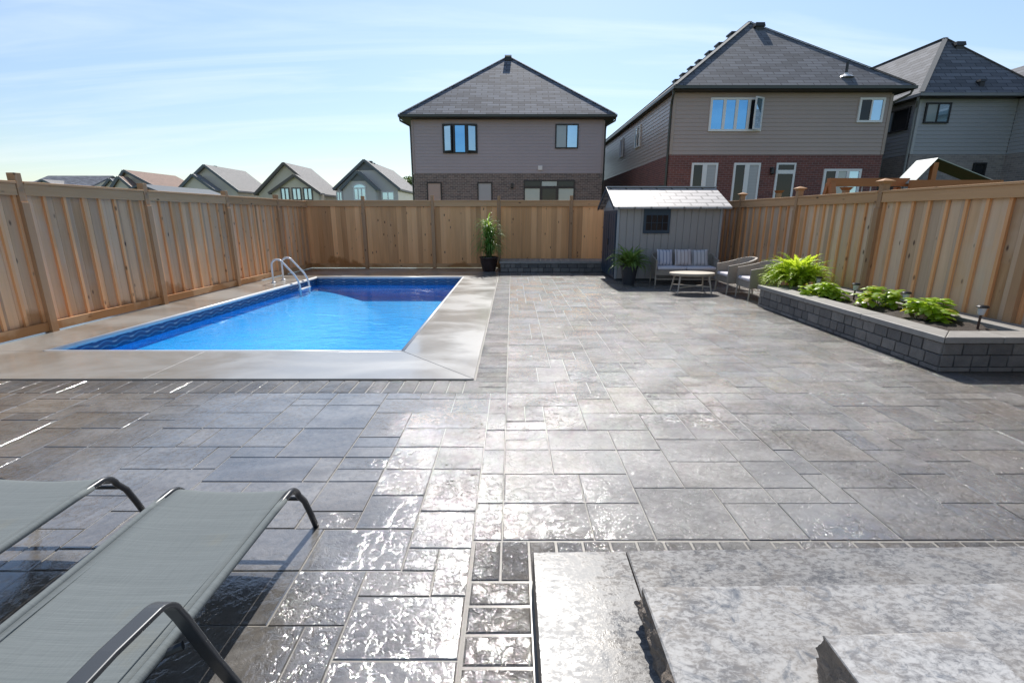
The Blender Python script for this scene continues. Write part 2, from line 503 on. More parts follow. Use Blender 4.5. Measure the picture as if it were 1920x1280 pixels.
# wet flagstone pavers: matt stone under a film of water that is smooth in places, pitted in others
def paver_mat(name, cols, rough_bump=1.0, film=(0.012, 0.10), spec=0.8, film_w=1.0):
    k = NT(name)
    w = k.world()
    isl = k.island()
    tone = k.ramp(isl, [(0.0, cols[0]), (0.28, cols[1]), (0.55, cols[2]), (0.8, cols[3]), (1.0, cols[0])])
    off = k.add_vec(w, k.math('MULTIPLY', isl, 19.0))
    m1 = k.noise(off, 2.4, 6, 0.68, 0.4)
    m2 = k.noise(off, 22, 5, 0.7)
    col = k.mix(k.ramp(m1, [(0.35, 0.0), (0.68, 0.65)]), tone, c4(0.125, 0.102, 0.075))
    col = k.mix(k.ramp(m2, [(0.45, 0.0), (0.75, 0.55)]), col, c4(0.035, 0.034, 0.034))
    # cleft face: broad flats broken by small pits and ridges
    cl = k.noise(off, 25, 5, 0.58, 0.6)
    cl2 = k.noise(off, 85, 3, 0.6, 0.3)
    sel = k.math('FRACT', k.math('MULTIPLY', isl, 23.17))
    ruf = k.ramp(k.math('ADD', k.math('MULTIPLY', k.noise(w, 0.75, 3, 0.6), 0.85), k.math('MULTIPLY', sel, 0.35)), [(0.42, 0.08), (0.72, 1.0)])
    px = k.n('ShaderNodeSeparateXYZ', Vector=w).outputs['X']
    splash = k.math('ADD', px, k.math('MULTIPLY', k.math('SUBTRACT', k.noise(k.world((1, .5, 1)), 0.9, 3), 0.5), 1.6))
    dryside = k.ramp(k.math('ADD', k.math('MULTIPLY', splash, 0.42), 0.62), [(0.0, 0.12), (1.0, 1.0)])
    ruf = k.math('MULTIPLY', k.math('ADD', 0.42, k.math('MULTIPLY', ruf, 0.75)), dryside)
    h = k.math('ADD', k.ramp(cl, [(0.36, 0.0), (0.5, 0.8), (0.70, 1.0)]), k.math('MULTIPLY', cl2, 0.45))
    bs = k.math('ADD', 0.03, k.math('MULTIPLY', ruf, 0.88 * rough_bump))
    nb = k.bump(h, bs, 0.0088)
    fine = k.bump(k.noise(w, 170, 2), 0.18, 0.002)
    dull = k.ramp(k.math('ADD', k.math('MULTIPLY', k.noise(k.world((0.8, 1.6, 1)), 1.3, 4, 0.65), 0.8), k.math('MULTIPLY', sel, 0.25)), [(0.42, 0.0), (0.66, 1.0)])
    patch = k.ramp(k.noise(k.world((1.1, 2.0, 1)), 1.5, 5, 0.62, 0.5), [(0.40, 0.42), (0.58, 1.0)])
    # a patch by the steps has already dried in the sun
    sp_ = k.n('ShaderNodeSeparateXYZ', Vector=w)
    ex = k.math('POWER', k.math('DIVIDE', k.math('SUBTRACT', sp_.outputs['X'], 0.95), 1.35), 2.0)
    ey = k.math('POWER', k.math('DIVIDE', k.math('SUBTRACT', sp_.outputs['Y'], 2.80), 0.85), 2.0)
    dd = k.math('ADD', k.math('ADD', ex, ey), k.math('MULTIPLY', k.math('SUBTRACT', k.noise(w, 2.6, 5, 0.65), 0.5), 1.8))
    dried = k.ramp(dd, [(0.55, 1.0), (0.95, 0.0)])
    col = k.mix(k.math('MULTIPLY', dried, 0.7), col, c4(0.18, 0.177, 0.17))
    k.p(Base__Color=col, Roughness=k.math('ADD', 0.66, k.math('MULTIPLY', dull, 0.07)), Normal=k.bump(k.math('ADD', k.math('MULTIPLY', h, ruf), k.math('MULTIPLY', m2, 0.9)), 0.40, 0.008))
    k.p(Specular__IOR__Level=k.math('MULTIPLY', k.math('MULTIPLY', k.math('MULTIPLY', spec, patch), k.math('SUBTRACT', 1.0, k.math('MULTIPLY', dried, 0.25))), k.math('MULTIPLY', k.ramp(m2, [(0.36, 1.0), (0.62, 0.65)]), k.math('ADD', 0.55, k.math('MULTIPLY', dull, 0.45)))))
    k.p(Coat__Weight=k.math('MULTIPLY', k.math('MULTIPLY', film_w, k.math('SUBTRACT', 1.0, k.math('MULTIPLY', dried, 0.62))), k.math('SUBTRACT', 1.0, k.math('MULTIPLY', dull, k.math('MULTIPLY', dryside, 0.45)))))
    k.b.inputs['IOR'].default_value = 1.82
    k.b.inputs['Coat IOR'].default_value = 2.4
    k.p(Coat__Roughness=k.math('ADD', film[0], k.math('MULTIPLY', k.noise(w, 1.1, 4, 0.6), film[1])), Coat__Normal=nb)
    return k.m
M['paver'] = paver_mat('wet flagstone paver', [(0.044, 0.043, 0.044), (0.110, 0.091, 0.068), (0.064, 0.060, 0.055), (0.082, 0.078, 0.072)])
M['border'] = paver_mat('wet border paver', [(0.030, 0.030, 0.032), (0.042, 0.040, 0.039), (0.035, 0.035, 0.036), (0.046, 0.044, 0.044)], 2.6, spec=0.6, film_w=0.6)
k = NT('joint sand')
w = k.world()
k.p(Base__Color=k.mix(k.noise(w, 40, 4), c4(0.14, 0.13, 0.115), c4(0.27, 0.25, 0.215)), Roughness=0.6, Normal=k.bump(k.noise(w, 300, 2), 0.4, 0.002))
k.b.inputs['Coat Weight'].default_value = 0.15
k.b.inputs['Coat Roughness'].default_value = 0.2
M['joint'] = k.m

# natural stone steps
k = NT('natural stone slab')
w = k.world()
tone_n = k.n('ShaderNodeMath', _operation='ADD', _name='slab tone'); tone_n.inputs[1].default_value = 0.0
tone = tone_n.outputs[0]
a1 = k.noise(k.world((0.7, 1.3, 1)), 4.0, 8, 0.7, 0.9)
a2 = k.noise(k.world((0.7, 1.2, 1)), 46, 6, 0.75, 0.5)
col = k.mix(k.ramp(a1, [(0.36, 0.0), (0.64, 1.0)]), c4(0.115, 0.115, 0.118), c4(0.205, 0.188, 0.168))
spk = k.ramp(k.math('ADD', k.math('MULTIPLY', a2, 0.75), k.math('MULTIPLY', k.noise(w, 6, 4, 0.6), 0.35)), [(0.47, 0.0), (0.62, 1.0)])
col = k.mix(k.math('MULTIPLY', spk, 0.8), col, c4(0.31, 0.306, 0.298))
col = k.mix(k.ramp(k.noise(w, 9, 6, 0.7, 1.5), [(0.55, 0.0), (0.68, 0.85)]), col, c4(0.085, 0.095, 0.11))
tn = k.n('ShaderNodeCombineColor', Red=tone, Green=tone, Blue=tone)
col = k.mix(1.0, col, tn.outputs[0], 'MULTIPLY')
k.p(Base__Color=col, Roughness=k.math('ADD', 0.17, k.math('MULTIPLY', spk, 0.25)), Normal=k.bump(k.math('ADD', k.noise(w, 18, 6, 0.7, 0.5), k.math('MULTIPLY', k.noise(w, 110, 3), 0.35)), 0.20, 0.004))
k.b.inputs['Specular IOR Level'].default_value = 0.13
M['step_stone'] = k.m
M['step_light'] = k.m.copy(); M['step_light'].name = 'light natural stone slab'
M['step_mid'] = k.m.copy(); M['step_mid'].name = 'mid natural stone slab'
for mm, v in (('step_stone', .95), ('step_light', 1.5), ('step_mid', 1.28)):
    M[mm].node_tree.nodes['slab tone'].inputs[0].default_value = v
k = NT('split rock face')
w = k.world()
r1 = k.noise(w, 16, 7, 0.7, 1.0)
k.p(Base__Color=k.mix(r1, c4(0.05, 0.038, 0.03), c4(0.30, 0.245, 0.195)), Roughness=0.4, Normal=k.bump(r1, 1.0, 0.02))
M['split_rock'] = k.m

# block wall
def block_mat(name, c1, c2):
    k = NT(name)
    w = k.world()
    isl = k.island()
    n = k.noise(k.add_vec(w, k.math('MULTIPLY', isl, 11.0)), 9, 6, 0.7)
    col = k.mix(isl, c4(*c1), c4(*c2))
    col = k.mix(k.math('MULTIPLY', n, 0.8), col, c4(0.04, 0.04, 0.043))
    k.p(Base__Color=col, Roughness=0.7, Normal=k.bump(k.noise(w, 26, 6, 0.7), 0.9, 0.018))
    return k.m
M['block'] = block_mat('split face block', (0.15, 0.142, 0.135), (0.33, 0.30, 0.265))
M['block_cap'] = plain('wall cap stone', (0.26, 0.245, 0.225), 0.55, var=0.3, nscale=9, bump=0.5, bscale=45)
M['wall_core'] = plain('wall core', (0.02, 0.02, 0.02), 0.9)
k = NT('dark garden soil')
w = k.world()
sn = k.noise(w, 22, 6, 0.75)
k.p(Base__Color=k.mix(sn, c4(0.012, 0.009, 0.007), c4(0.085, 0.06, 0.045)), Roughness=0.85, Normal=k.bump(sn, 1.0, 0.04))
M['soil'] = k.m
k = NT('lawn')
w = k.world()
gn = k.noise(w, 0.4, 6, 0.7)
k.p(Base__Color=k.mix(gn, c4(0.045, 0.075, 0.02), c4(0.10, 0.12, 0.045)), Roughness=0.9, Normal=k.bump(k.noise(w, 30, 4), 0.6, 0.05))
M['lawn'] = k.m

# pool
k = NT('printed blue pool liner')
w = k.world()
z = k.n('ShaderNodeSeparateXYZ', Vector=w).outputs['Z']
sp = k.voro(w, 30)
body = k.mix(k.ramp(sp.outputs['Distance'], [(0.15, 0.0), (0.55, 1.0)]), c4(0.006, 0.46, 0.84), c4(0.002, 0.31, 0.70))
body = k.mix(k.ramp(k.noise(w, 55, 2), [(0.60, 0.0), (0.70, 0.6)]), body, c4(0.12, 0.50, 0.80))
# waterline band: wave pattern with pale blobs
xy = k.n('ShaderNodeSeparateXYZ', Vector=w)
run = k.math('ADD', xy.outputs['X'], xy.outputs['Y'])
wave = k.math('MULTIPLY', k.math('SINE', k.math('MULTIPLY', run, 20.0)), 0.018)
zz = k.math('ADD', z, wave)
stripe = k.ramp(k.math('FRACT', k.math('MULTIPLY', zz, 15.0)), [(0.30, 0.0), (0.42, 1.0), (0.62, 1.0), (0.74, 0.0)])
blob = k.ramp(k.math('SINE', k.math('MULTIPLY', run, 20.0)), [(0.55, 0.0), (0.9, 0.7)])
band = k.mix(stripe, c4(0.012, 0.06, 0.17), c4(0.05, 0.18, 0.32))
band = k.mix(k.math('MULTIPLY', blob, stripe), band, c4(0.33, 0.42, 0.45))
isband = k.math('GREATER_THAN', z, -0.215)
k.p(Base__Color=k.mix(isband, body, band), Roughness=0.35)
M['liner'] = k.m
k = NT('pool water')
k.t.nodes.remove(k.b)
w = k.world()
d1 = k.noise(k.world((1.0, 1.5, 1.0)), 1.7, 3, 0.5, 0.8)
d2 = k.noise(k.world((1.0, 1.4, 1.0)), 7.5, 3, 0.55, 0.6)
yy = k.n('ShaderNodeSeparateXYZ', Vector=w).outputs['Y']
# return jet stirs the near end of the pool
stir = k.ramp(k.math('ADD', k.math('DIVIDE', k.math('SUBTRACT', yy, 5.6), 5.0), k.math('MULTIPLY', k.noise(w, 0.8, 3), 0.5)), [(0.25, 1.0), (0.75, 0.0)])
h = k.math('ADD', k.math('MULTIPLY', d1, 1.0), k.math('MULTIPLY', d2, k.math('ADD', 0.06, k.math('MULTIPLY', stir, 0.9))))
nrm = k.bump(h, 0.24, 0.09)
gl = k.n('ShaderNodeBsdfGlossy', Color=c4(1, 1, 1), Roughness=0.015, Normal=nrm)
tr = k.n('ShaderNodeBsdfTransparent', Color=c4(0.66, 0.93, 0.97))
fr = k.n('ShaderNodeFresnel', IOR=1.24, Normal=nrm)
mx = k.n('ShaderNodeMixShader')
k.t.links.new(fr.outputs[0], mx.inputs[0]); k.t.links.new(tr.outputs[0], mx.inputs[1]); k.t.links.new(gl.outputs[0], mx.inputs[2])
k.t.links.new(mx.outputs[0], k.out.inputs['Surface'])
M['water'] = k.m
M['pool_trim'] = plain('white pool edge trim', (0.62, 0.63, 0.63), 0.35)
M['ladder_white'] = plain('white ladder rail', (0.72, 0.73, 0.74), 0.25, var=0.04)

# furniture
k = NT('woven sling fabric')
uv = k.coord('Object')
s = k.n('ShaderNodeSeparateXYZ', Vector=uv)
wy = k.math('SUBTRACT', k.math('MULTIPLY', k.noise(k.coord('Object', (4, 190, 4)), 1.0, 3, 0.7), 4.0), 2.0)
wx = k.math('SUBTRACT', k.math('MULTIPLY', k.noise(k.coord('Object', (260, 6, 4)), 1.0, 2, 0.6), 4.0), 2.0)
n = k.noise(k.coord('Object', (2, 80, 2)), 1.0, 3)
dirt = k.ramp(k.noise(uv, 3.2, 5, 0.6), [(0.60, 0.0), (0.75, 0.5)])
col = k.mix(k.math('ADD', k.math('MULTIPLY', k.math('ADD', wy, k.math('MULTIPLY', wx, 0.8)), 0.17), k.math('ADD', 0.25, k.math('MULTIPLY', n, 0.5)), True), c4(0.102, 0.117, 0.120), c4(0.180, 0.200, 0.200))
col = k.mix(k.math('MULTIPLY', dirt, 0.6), col, c4(0.19, 0.165, 0.10))
k.p(Base__Color=col, Roughness=0.85, Normal=k.bump(k.math('ADD', wy, k.math('MULTIPLY', wx, 0.5)), 0.25, 0.001))
k.b.inputs['Specular IOR Level'].default_value = 0.25
M['sling'] = k.m
M['frame_metal'] = plain('dark grey powder coated metal', (0.022, 0.025, 0.029), 0.33, var=0.1)
M['arm_metal'] = plain('grey satin arm metal', (0.055, 0.06, 0.066), 0.42, 0.3)
def wicker_mat(name, c1, c2):
    k = NT(name)
    uv = k.n('ShaderNodeTexCoord').outputs['UV']
    br = k.n('ShaderNodeTexBrick', Vector=uv, Color1=c4(*c1), Color2=c4(*c2), Mortar=c4(*[x * .35 for x in c1]), Scale=1.0, Mortar__Size=0.0022, Brick__Width=0.035, Row__Height=0.012)
    k.p(Base__Color=br.outputs['Color'], Roughness=0.5, Normal=k.bump(k.math('MULTIPLY', br.outputs['Fac'], -1.0), 0.5, 0.003))
    return k.m
M['wicker'] = wicker_mat('taupe wicker', (0.47, 0.40, 0.325), (0.39, 0.335, 0.275))
M['leg_paint'] = plain('taupe painted leg', (0.42, 0.36, 0.29), 0.4)
M['cushion'] = plain('pale mauve cushion', (0.60, 0.56, 0.58), 0.85, var=0.08, bump=0.2, bscale=200)
M['table_top'] = plain('weathered table top', (0.42, 0.36, 0.28), 0.55, var=0.18, nscale=14)
def stripe_mat(name, a, b):
    k = NT(name)
    x = k.n('ShaderNodeSeparateXYZ', Vector=k.coord('Object')).outputs['X']
    f = k.math('FRACT', k.math('DIVIDE', x, 0.085))
    st = k.ramp(f, [(0.0, 1.0), (0.36, 1.0), (0.42, 0.0), (0.62, 0.0), (0.66, 0.6), (0.74, 0.6), (0.80, 0.0), (0.95, 0.0)])
    k.p(Base__Color=k.mix(st, c4(*a), c4(*b)), Roughness=0.9, Normal=k.bump(k.noise(k.coord('Object'), 250, 2), 0.2, 0.002))
    return k.m
M['stripe_blue'] = stripe_mat('blue striped cloth', (0.60, 0.58, 0.62), (0.27, 0.29, 0.37))
M['stripe_pink'] = stripe_mat('beige striped cloth', (0.60, 0.55, 0.54), (0.38, 0.32, 0.31))
M['stripe_grey'] = stripe_mat('grey striped cloth', (0.58, 0.55, 0.55), (0.33, 0.32, 0.33))

# shed
M['shed_wall'] = plain('grey resin shed panel', (0.345, 0.315, 0.295), 0.5, var=0.06, bump=0.15, bscale=120)
M['shed_trim'] = plain('pale grey shed trim', (0.36, 0.37, 0.38), 0.5, var=0.05)
M['shed_door'] = plain('navy shed door', (0.02, 0.042, 0.07), 0.45)
M['shed_groove'] = plain('dark shed groove', (0.035, 0.037, 0.04), 0.7)
M['pot_brown'] = plain('dark brown glazed pot', (0.035, 0.018, 0.014), 0.25)
M['pot_black'] = plain('dark slate planter pot', (0.022, 0.026, 0.033), 0.45)

def leaf_mat(name, c1, c2, trans=0.5, rough=0.45):
    k = NT(name)
    isl = k.island()
    f = k.math('ADD', k.math('MULTIPLY', isl, 0.7), k.math('MULTIPLY', k.noise(k.world(), 5, 2), 0.3))
    col = k.mix(f, c4(*c1), c4(*c2))
    k.p(Base__Color=col, Roughness=rough)
    tl = k.n('ShaderNodeBsdfTranslucent', Color=k.mix(0.5, col, c4(c2[0] * 1.5, c2[1] * 1.5, c2[2] * .7)))
    mx = k.n('ShaderNodeMixShader'); mx.inputs[0].default_value = trans
    k.t.links.new(k.b.outputs[0], mx.inputs[1]); k.t.links.new(tl.outputs[0], mx.inputs[2])
    k.t.links.new(mx.outputs[0], k.out.inputs['Surface'])
    return k.m
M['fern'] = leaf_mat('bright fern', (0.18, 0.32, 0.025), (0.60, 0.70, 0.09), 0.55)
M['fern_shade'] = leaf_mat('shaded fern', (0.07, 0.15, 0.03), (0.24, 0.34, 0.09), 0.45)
M['lily'] = leaf_mat('lily blade', (0.06, 0.18, 0.025), (0.25, 0.40, 0.10), 0.45)
M['hydrangea'] = leaf_mat('hydrangea leaf', (0.13, 0.28, 0.02), (0.50, 0.62, 0.07), 0.5, 0.32)
M['yellow_leaf'] = leaf_mat('yellowed leaf', (0.30, 0.30, 0.03), (0.50, 0.42, 0.05), 0.45)
M['tip'] = leaf_mat('yellow green young tip', (0.32, 0.42, 0.05), (0.5, 0.6, 0.12), 0.45)
M['bloom'] = leaf_mat('faded pink bloom', (0.42, 0.28, 0.22), (0.62, 0.47, 0.38), 0.3, 0.7)
M['stem'] = plain('green stem', (0.07, 0.10, 0.03), 0.6)
M['tree_leaf'] = leaf_mat('tree leaf', (0.03, 0.07, 0.015), (0.09, 0.14, 0.03), 0.35)
M['bark'] = plain('bark', (0.08, 0.06, 0.045), 0.9)
M['lamp_black'] = plain('black lamp plastic', (0.012, 0.012, 0.014), 0.3)
M['lamp_stake'] = plain('brown lamp stake', (0.06, 0.03, 0.02), 0.4)
k = NT('frosted lamp cup')
k.p(Base__Color=k.mix(k.noise(k.coord('Object'), 40, 2), c4(0.45, 0.45, 0.46), c4(0.72, 0.72, 0.72)), Roughness=0.15)
M['lamp_cup'] = k.m
M['tarp_white'] = None
k = NT('sunlit canopy cloth')  # outer side of the canopy, paled for the grazing sun
g = k.n('ShaderNodeNewGeometry')
col = k.mix(k.noise(k.world(), 3, 3), c4(0.33, 0.38, 0.34), c4(0.42, 0.46, 0.42))
k.p(Base__Color=col, Roughness=0.32)
k.b.inputs['Specular IOR Level'].default_value = 0.8
M['canopy'] = k.m
M['underside_shade'] = plain('shaded canopy underside', (0.022, 0.036, 0.018), 0.7)  # same canopy seen from below, its shade put into the colour
M['chain'] = plain('steel chain', (0.35, 0.35, 0.36), 0.35, 0.8)
M['lamp_metal'] = plain('dark lantern metal', (0.03, 0.028, 0.027), 0.4)
M['vent'] = plain('roof vent metal', (0.03, 0.03, 0.032), 0.45)
M['vent_white'] = plain('pale vent cover', (0.65, 0.63, 0.58), 0.4)

# ================================================================== SETTING
FXR = 5.95                       # right fence
LF0, LF1 = Vector((-6.80, -1.5)), Vector((-6.36, 15.46))
BY = 15.46                       # back fence
PFL, PFR, PBR, PBL = (-5.70, 5.67), (-1.32, 5.67), (-1.30, 13.12), (-5.30, 13.12)   # pool corners

# ground: one sheet to the horizon, open under the yard (where pool and paving are)
mb = MB()
xs = [-900, -6.9, 6.2, 900]; ys = [-900, -1.6, 15.6, 1500]
for i in range(3):
    for j in range(3):
        if i == 1 and j == 1: continue
        mb.quad((xs[i], ys[j], -0.03), (xs[i + 1], ys[j], -0.03), (xs[i + 1], ys[j + 1], -0.03), (xs[i], ys[j + 1], -0.03))
structure(mb.build('ground', M['lawn']))

# joint bed below the paving
mb = MB()
mb.quad((-6.9, -1.6, -0.005), (6.2, -1.6, -0.005), (6.2, 4.60, -0.005), (-6.9, 4.60, -0.005))
mb.quad((-0.42, 4.60, -0.005), (6.2, 4.60, -0.005), (6.2, 15.6, -0.005), (-0.42, 15.6, -0.005))
structure(mb.build('paving_bed', M['joint']))

def paver(mb, x0, y0, x1, y1, gap=0.0055, ch=0.003):
    g = gap / 2 * random.uniform(0.8, 1.3)
    ch *= random.choice((0.7, 0.9, 1.2, 1.6))
    x0 += g; y0 += g; x1 -= g; y1 -= g
    z = random.uniform(-0.0015, 0.0015)
    tx, ty = random.gauss(0, 0.0016), random.gauss(0, 0.0022)
    xm, ym = (x0 + x1) / 2, (y0 + y1) / 2
    def zz(x, y): return z + (x - xm) * tx + (y - ym) * ty
    j = lambda: random.uniform(-0.002, 0.002)
    top = []
    for (x, y) in ((x0 + ch, y0 + ch), (x1 - ch, y0 + ch), (x1 - ch, y1 - ch), (x0 + ch, y1 - ch)):
        top.append((x + j(), y + j(), zz(x, y)))
    # chamfer, then side
    out = [(x0, y0, zz(x0, y0) - 0.005), (x1, y0, zz(x1, y0) - 0.005), (x1, y1, zz(x1, y1) - 0.005), (x0, y1, zz(x0, y1) - 0.005)]
    low = [(x, y, -0.02) for (x, y, _) in out]
    fs = [(0, 1, 2, 3)]
    for i in range(4):
        k2 = (i + 1) % 4
        fs.append((4 + i, 4 + k2, k2, i)); fs.append((8 + i, 8 + k2, 4 + k2, 4 + i))
    mb.add(top + out + low, fs)

def random_ashlar(mb, x0, y0, x1, y1, u=0.158, sizes=((3, 2, 5), (2, 2, 4), (2, 1, 2), (3, 3, 2), (2, 3, 2), (4, 2, 2), (1, 2, 1))):
    nx, ny = max(1, round((x1 - x0) / u)), max(1, round((y1 - y0) / u))
    ux, uy = (x1 - x0) / nx, (y1 - y0) / ny
    used = [[False] * nx for _ in range(ny)]
    pool = [(a, b) for a, b, wgt in sizes for _ in range(wgt)]
    for j in range(ny):
        for i in range(nx):
            if used[j][i]: continue
            opts = pool[:]; random.shuffle(opts)
            for (a, b) in opts + [(1, 1)]:
                if i + a <= nx and j + b <= ny and all(not used[j + q][i + p] for p in range(a) for q in range(b)):
                    if nx - (i + a) == 1 and (a + 1, b) in pool: continue
                    break
            for p in range(a):
                for q in range(b): used[j + q][i + p] = True
            paver(mb, x0 + i * ux, y0 + j * uy, x0 + (i + a) * ux, y0 + (j + b) * uy)
mb = MB()
random_ashlar(mb, -6.85, -0.9, -0.20, 4.27)                 # in front of the pool
random_ashlar(mb, -0.05, 2.14, 6.1, 4.27)
random_ashlar(mb, -0.20, 2.14, -0.05, 4.27, sizes=((1, 2, 1),))
random_ashlar(mb, -0.05, 4.27, 6.1, 15.5)
random_ashlar(mb, 3.65, -0.9, 6.1, 1.82)
structure(mb.build('patio_paving', M['paver'], recalc=False))
mb = MB()
x = -6.85
while x < -0.36:                                             # soldier course before the pool coping
    paver(mb, x, 4.27, x + 0.152, 4.62, 0.009, 0.004); x += 0.152
y = 4.27
while y < 15.4:                                              # and along its right side
    paver(mb, -0.37, y, -0.05, y + 0.152, 0.009, 0.004); y += 0.152
y = -0.9
while y < 1.80:                                              # column beside the stone steps
    paver(mb, -0.19, y, 0.085, y + 0.145, 0.010, 0.006); y += 0.145
y_end = y
x = -0.19
while x < 6.0:
    paver(mb, x, y_end, x + 0.137, 2.135, 0.010, 0.006); x += 0.137
structure(mb.build('border_paving', M['border'], recalc=False))

# pool: coping slab, basin, water
def coping_piece(mb, pts, z0=-0.10, z1=0.012):
    mb.prism([(x, y, z1) for x, y in pts], (0, 0, z0 - z1))
g = 0.003
mb = MB()
xr = -0.385
coping_piece(mb, [PFR, (xr, 4.64), (xr, 9.1 - g), (PFR[0] + 0.01, 9.1 - g)])
coping_piece(mb, [(PFR[0] + 0.01, 9.1 + g), (xr, 9.1 + g), (xr, 15.5), PBR])
coping_piece(mb, [(-3.72 + g, 5.67), (-3.72 + g, 4.64), (xr - 0.004, 4.64), (PFR[0] - 0.006, 5.67)])
coping_piece(mb, [PFL, (-6.75, 5.67), (-6.75, 4.64), (-3.72 - g, 4.64), (-3.72 - g, 5.67)])
coping_piece(mb, [(-6.75, 5.67 + g), (PFL[0], 5.67 + g), PBL, (-6.5, 13.12)])
coping_piece(mb, [(-6.5, 13.12 + g), (PBL[0], 13.12 + g), (PBR[0] - .002, 13.12 + g), (xr - 0.02, 15.5), (-6.5, 15.5)])
structure(mb.build('pool_deck', M['concrete'], bevel=0.004))
mb = MB()
zb = -1.05
cs = [PFL, PFR, PBR, PBL]
for i in range(4):
    a, b = cs[i], cs[(i + 1) % 4]
    mb.quad((a[0], a[1], -0.015), (b[0], b[1], -0.015), (b[0], b[1], zb), (a[0], a[1], zb))
def lerp2(a, b, t): return (a[0] + (b[0] - a[0]) * t, a[1] + (b[1] - a[1]) * t)
nu, nv = 40, 70
vs, fs = [], []
for j in range(nv + 1):                                       # floor raised to its refracted depth, sloped up at the sides for brightness
    for i in range(nu + 1):
        u, v = i / nu, j / nv
        p = lerp2(lerp2(PFL, PFR, u), lerp2(PBL, PBR, u), v)
        dl = (p[0] - (PFL[0] + (PBL[0] - PFL[0]) * v)); db = 13.12 - p[1]; dr = PFR[0] - p[0]
        fil = lambda d, rad, hh: hh * (1 - math.sqrt(max(0, 1 - (1 - min(1, d / rad)) ** 2)))
        ss = lambda d, rad: 1 - (min(1, d / rad) ** 2) * (3 - 2 * min(1, d / rad))
        zf = -.74 + max(.42 * ss(dl, 2.6), .22 * ss(db, 2.2), .2 * ss(dr, .6))
        vs.append((p[0], p[1], zf))
for j in range(nv):
    for i in range(nu):
        a = j * (nu + 1) + i
        fs.append((a, a + 1, a + nu + 2, a + nu + 1))
structure(MB().add(vs, fs).build('pool_floor', M['liner'], recalc=False, smooth=True))
structure(mb.build('pool_basin', M['liner'], recalc=False))
mb = MB()
mb.add([(x, y, -0.17) for x, y in cs], [(0, 1, 2, 3)])
structure(mb.build('pool_water', M['water'], recalc=False))
mb = MB()                                                     # white edge trim round the pool mouth
cx, cy = -3.4, 9.4
for i in range(4):
    a, b = Vector((*cs[i], 0)), Vector((*cs[(i + 1) % 4], 0))
    d = (b - a).normalized(); nrm = Vector((-d.y, d.x, 0))
    a2, b2 = a + nrm * 0.012, b + nrm * 0.012
    mb.tube([a2 + Vector((0, 0, -0.012)), b2 + Vector((0, 0, -0.012))], 0.034, 10)
structure(mb.build('pool_edge_trim', M['pool_trim'], smooth=True))

# natural stone steps, each slab a thing
def slab(name, label, pts, z0, z1, rough=0.012, top_mat='step_stone'):
    """a slab with a flat cleft top and rough split sides"""
    t = thing(name, label, 'stone step', (sum(p[0] for p in pts) / len(pts), sum(p[1] for p in pts) / len(pts), z0))
    ring = []
    n = len(pts)
    for i in range(n):
        a, b = Vector(pts[i]), Vector(pts[(i + 1) % n])
        L = (b - a).length; steps = max(2, int(L / 0.012))
        for s in range(steps):
            ring.append(a.lerp(b, s / steps))
    c = Vector((sum(p[0] for p in pts) / n, sum(p[1] for p in pts) / n))
    m = len(ring)
    rows = 16
    vs, fs = [], []
    for r in range(rows + 1):
        f = r / rows
        for p in ring:
            d = (p - c).normalized()
            z_ = z0 + (z1 - z0) * f
            q = Vector((p.x, p.y, z_))
            o = rough * (2.4 * noise.noise(q * 9) + 1.6 * noise.noise(q * 24 + Vector((3, 1, 7))) + 0.9 * noise.noise(q * 60))
            # conchoidal steps
            o += rough * 1.2 * (math.floor(2.5 * (noise.noise(q * 6 + Vector((9, 2, 4))) + f)) / 2.5 - f) + 0.012 * math.sin(f * math.pi)
            o *= 1 - f ** 6
            vs.append((p.x + d.x * o, p.y + d.y * o, z_))
    for r in range(rows):
        for i in range(m):
            j = (i + 1) % m
            fs.append((r * m + i, r * m + j, (r + 1) * m + j, (r + 1) * m + i))
    MB().add(vs, fs).build('split_side', M['split_rock'], t)
    top = vs[rows * m:]
    inn = []
    for (x, y, z) in top:
        d = (Vector((x, y)) - c).normalized()
        e_ = .006 + .004 * noise.noise(Vector((x, y, 0)) * 22)
        inn.append((x - d.x * e_, y - d.y * e_, z + .0045))
    MB().add(top + inn, [tuple(range(m, 2 * m))] + [(i, (i + 1) % m, m + (i + 1) % m, m + i) for i in range(m)]).build('tread', M[top_mat], t, recalc=True)
    return t
slab('stone_step', 'lowest stone step, narrow left slab beside the border pavers', [(0.095, -0.6), (0.50, -0.6), (0.505, 1.86), (0.095, 1.855)], 0.0, 0.15, 0.004)
slab('stone_step', 'lowest stone step, long slab right of the straight joint line', [(0.511, 1.40), (3.6, 1.40), (3.6, 1.92), (0.511, 1.86)], 0.0, 0.15, 0.004)
slab('stone_step', 'middle mottled stone step with dark split left end', [(0.47, -0.6), (3.6, -0.6), (3.6, 1.52), (0.47, 1.475)], 0.151, 0.30, 0.012, 'step_mid')
slab('stone_step', 'topmost stone step slab at the bottom of the picture', [(0.88, -0.6), (1.305, -0.6), (1.305, 1.135), (0.88, 1.12)], 0.301, 0.45, 0.014, 'step_light')
slab('stone_step', 'topmost stone step slab right of the dark seam', [(1.318, -0.6), (3.6, -0.6), (3.6, 1.05), (1.318, 1.0)], 0.301, 0.425, 0.010, 'step_mid')

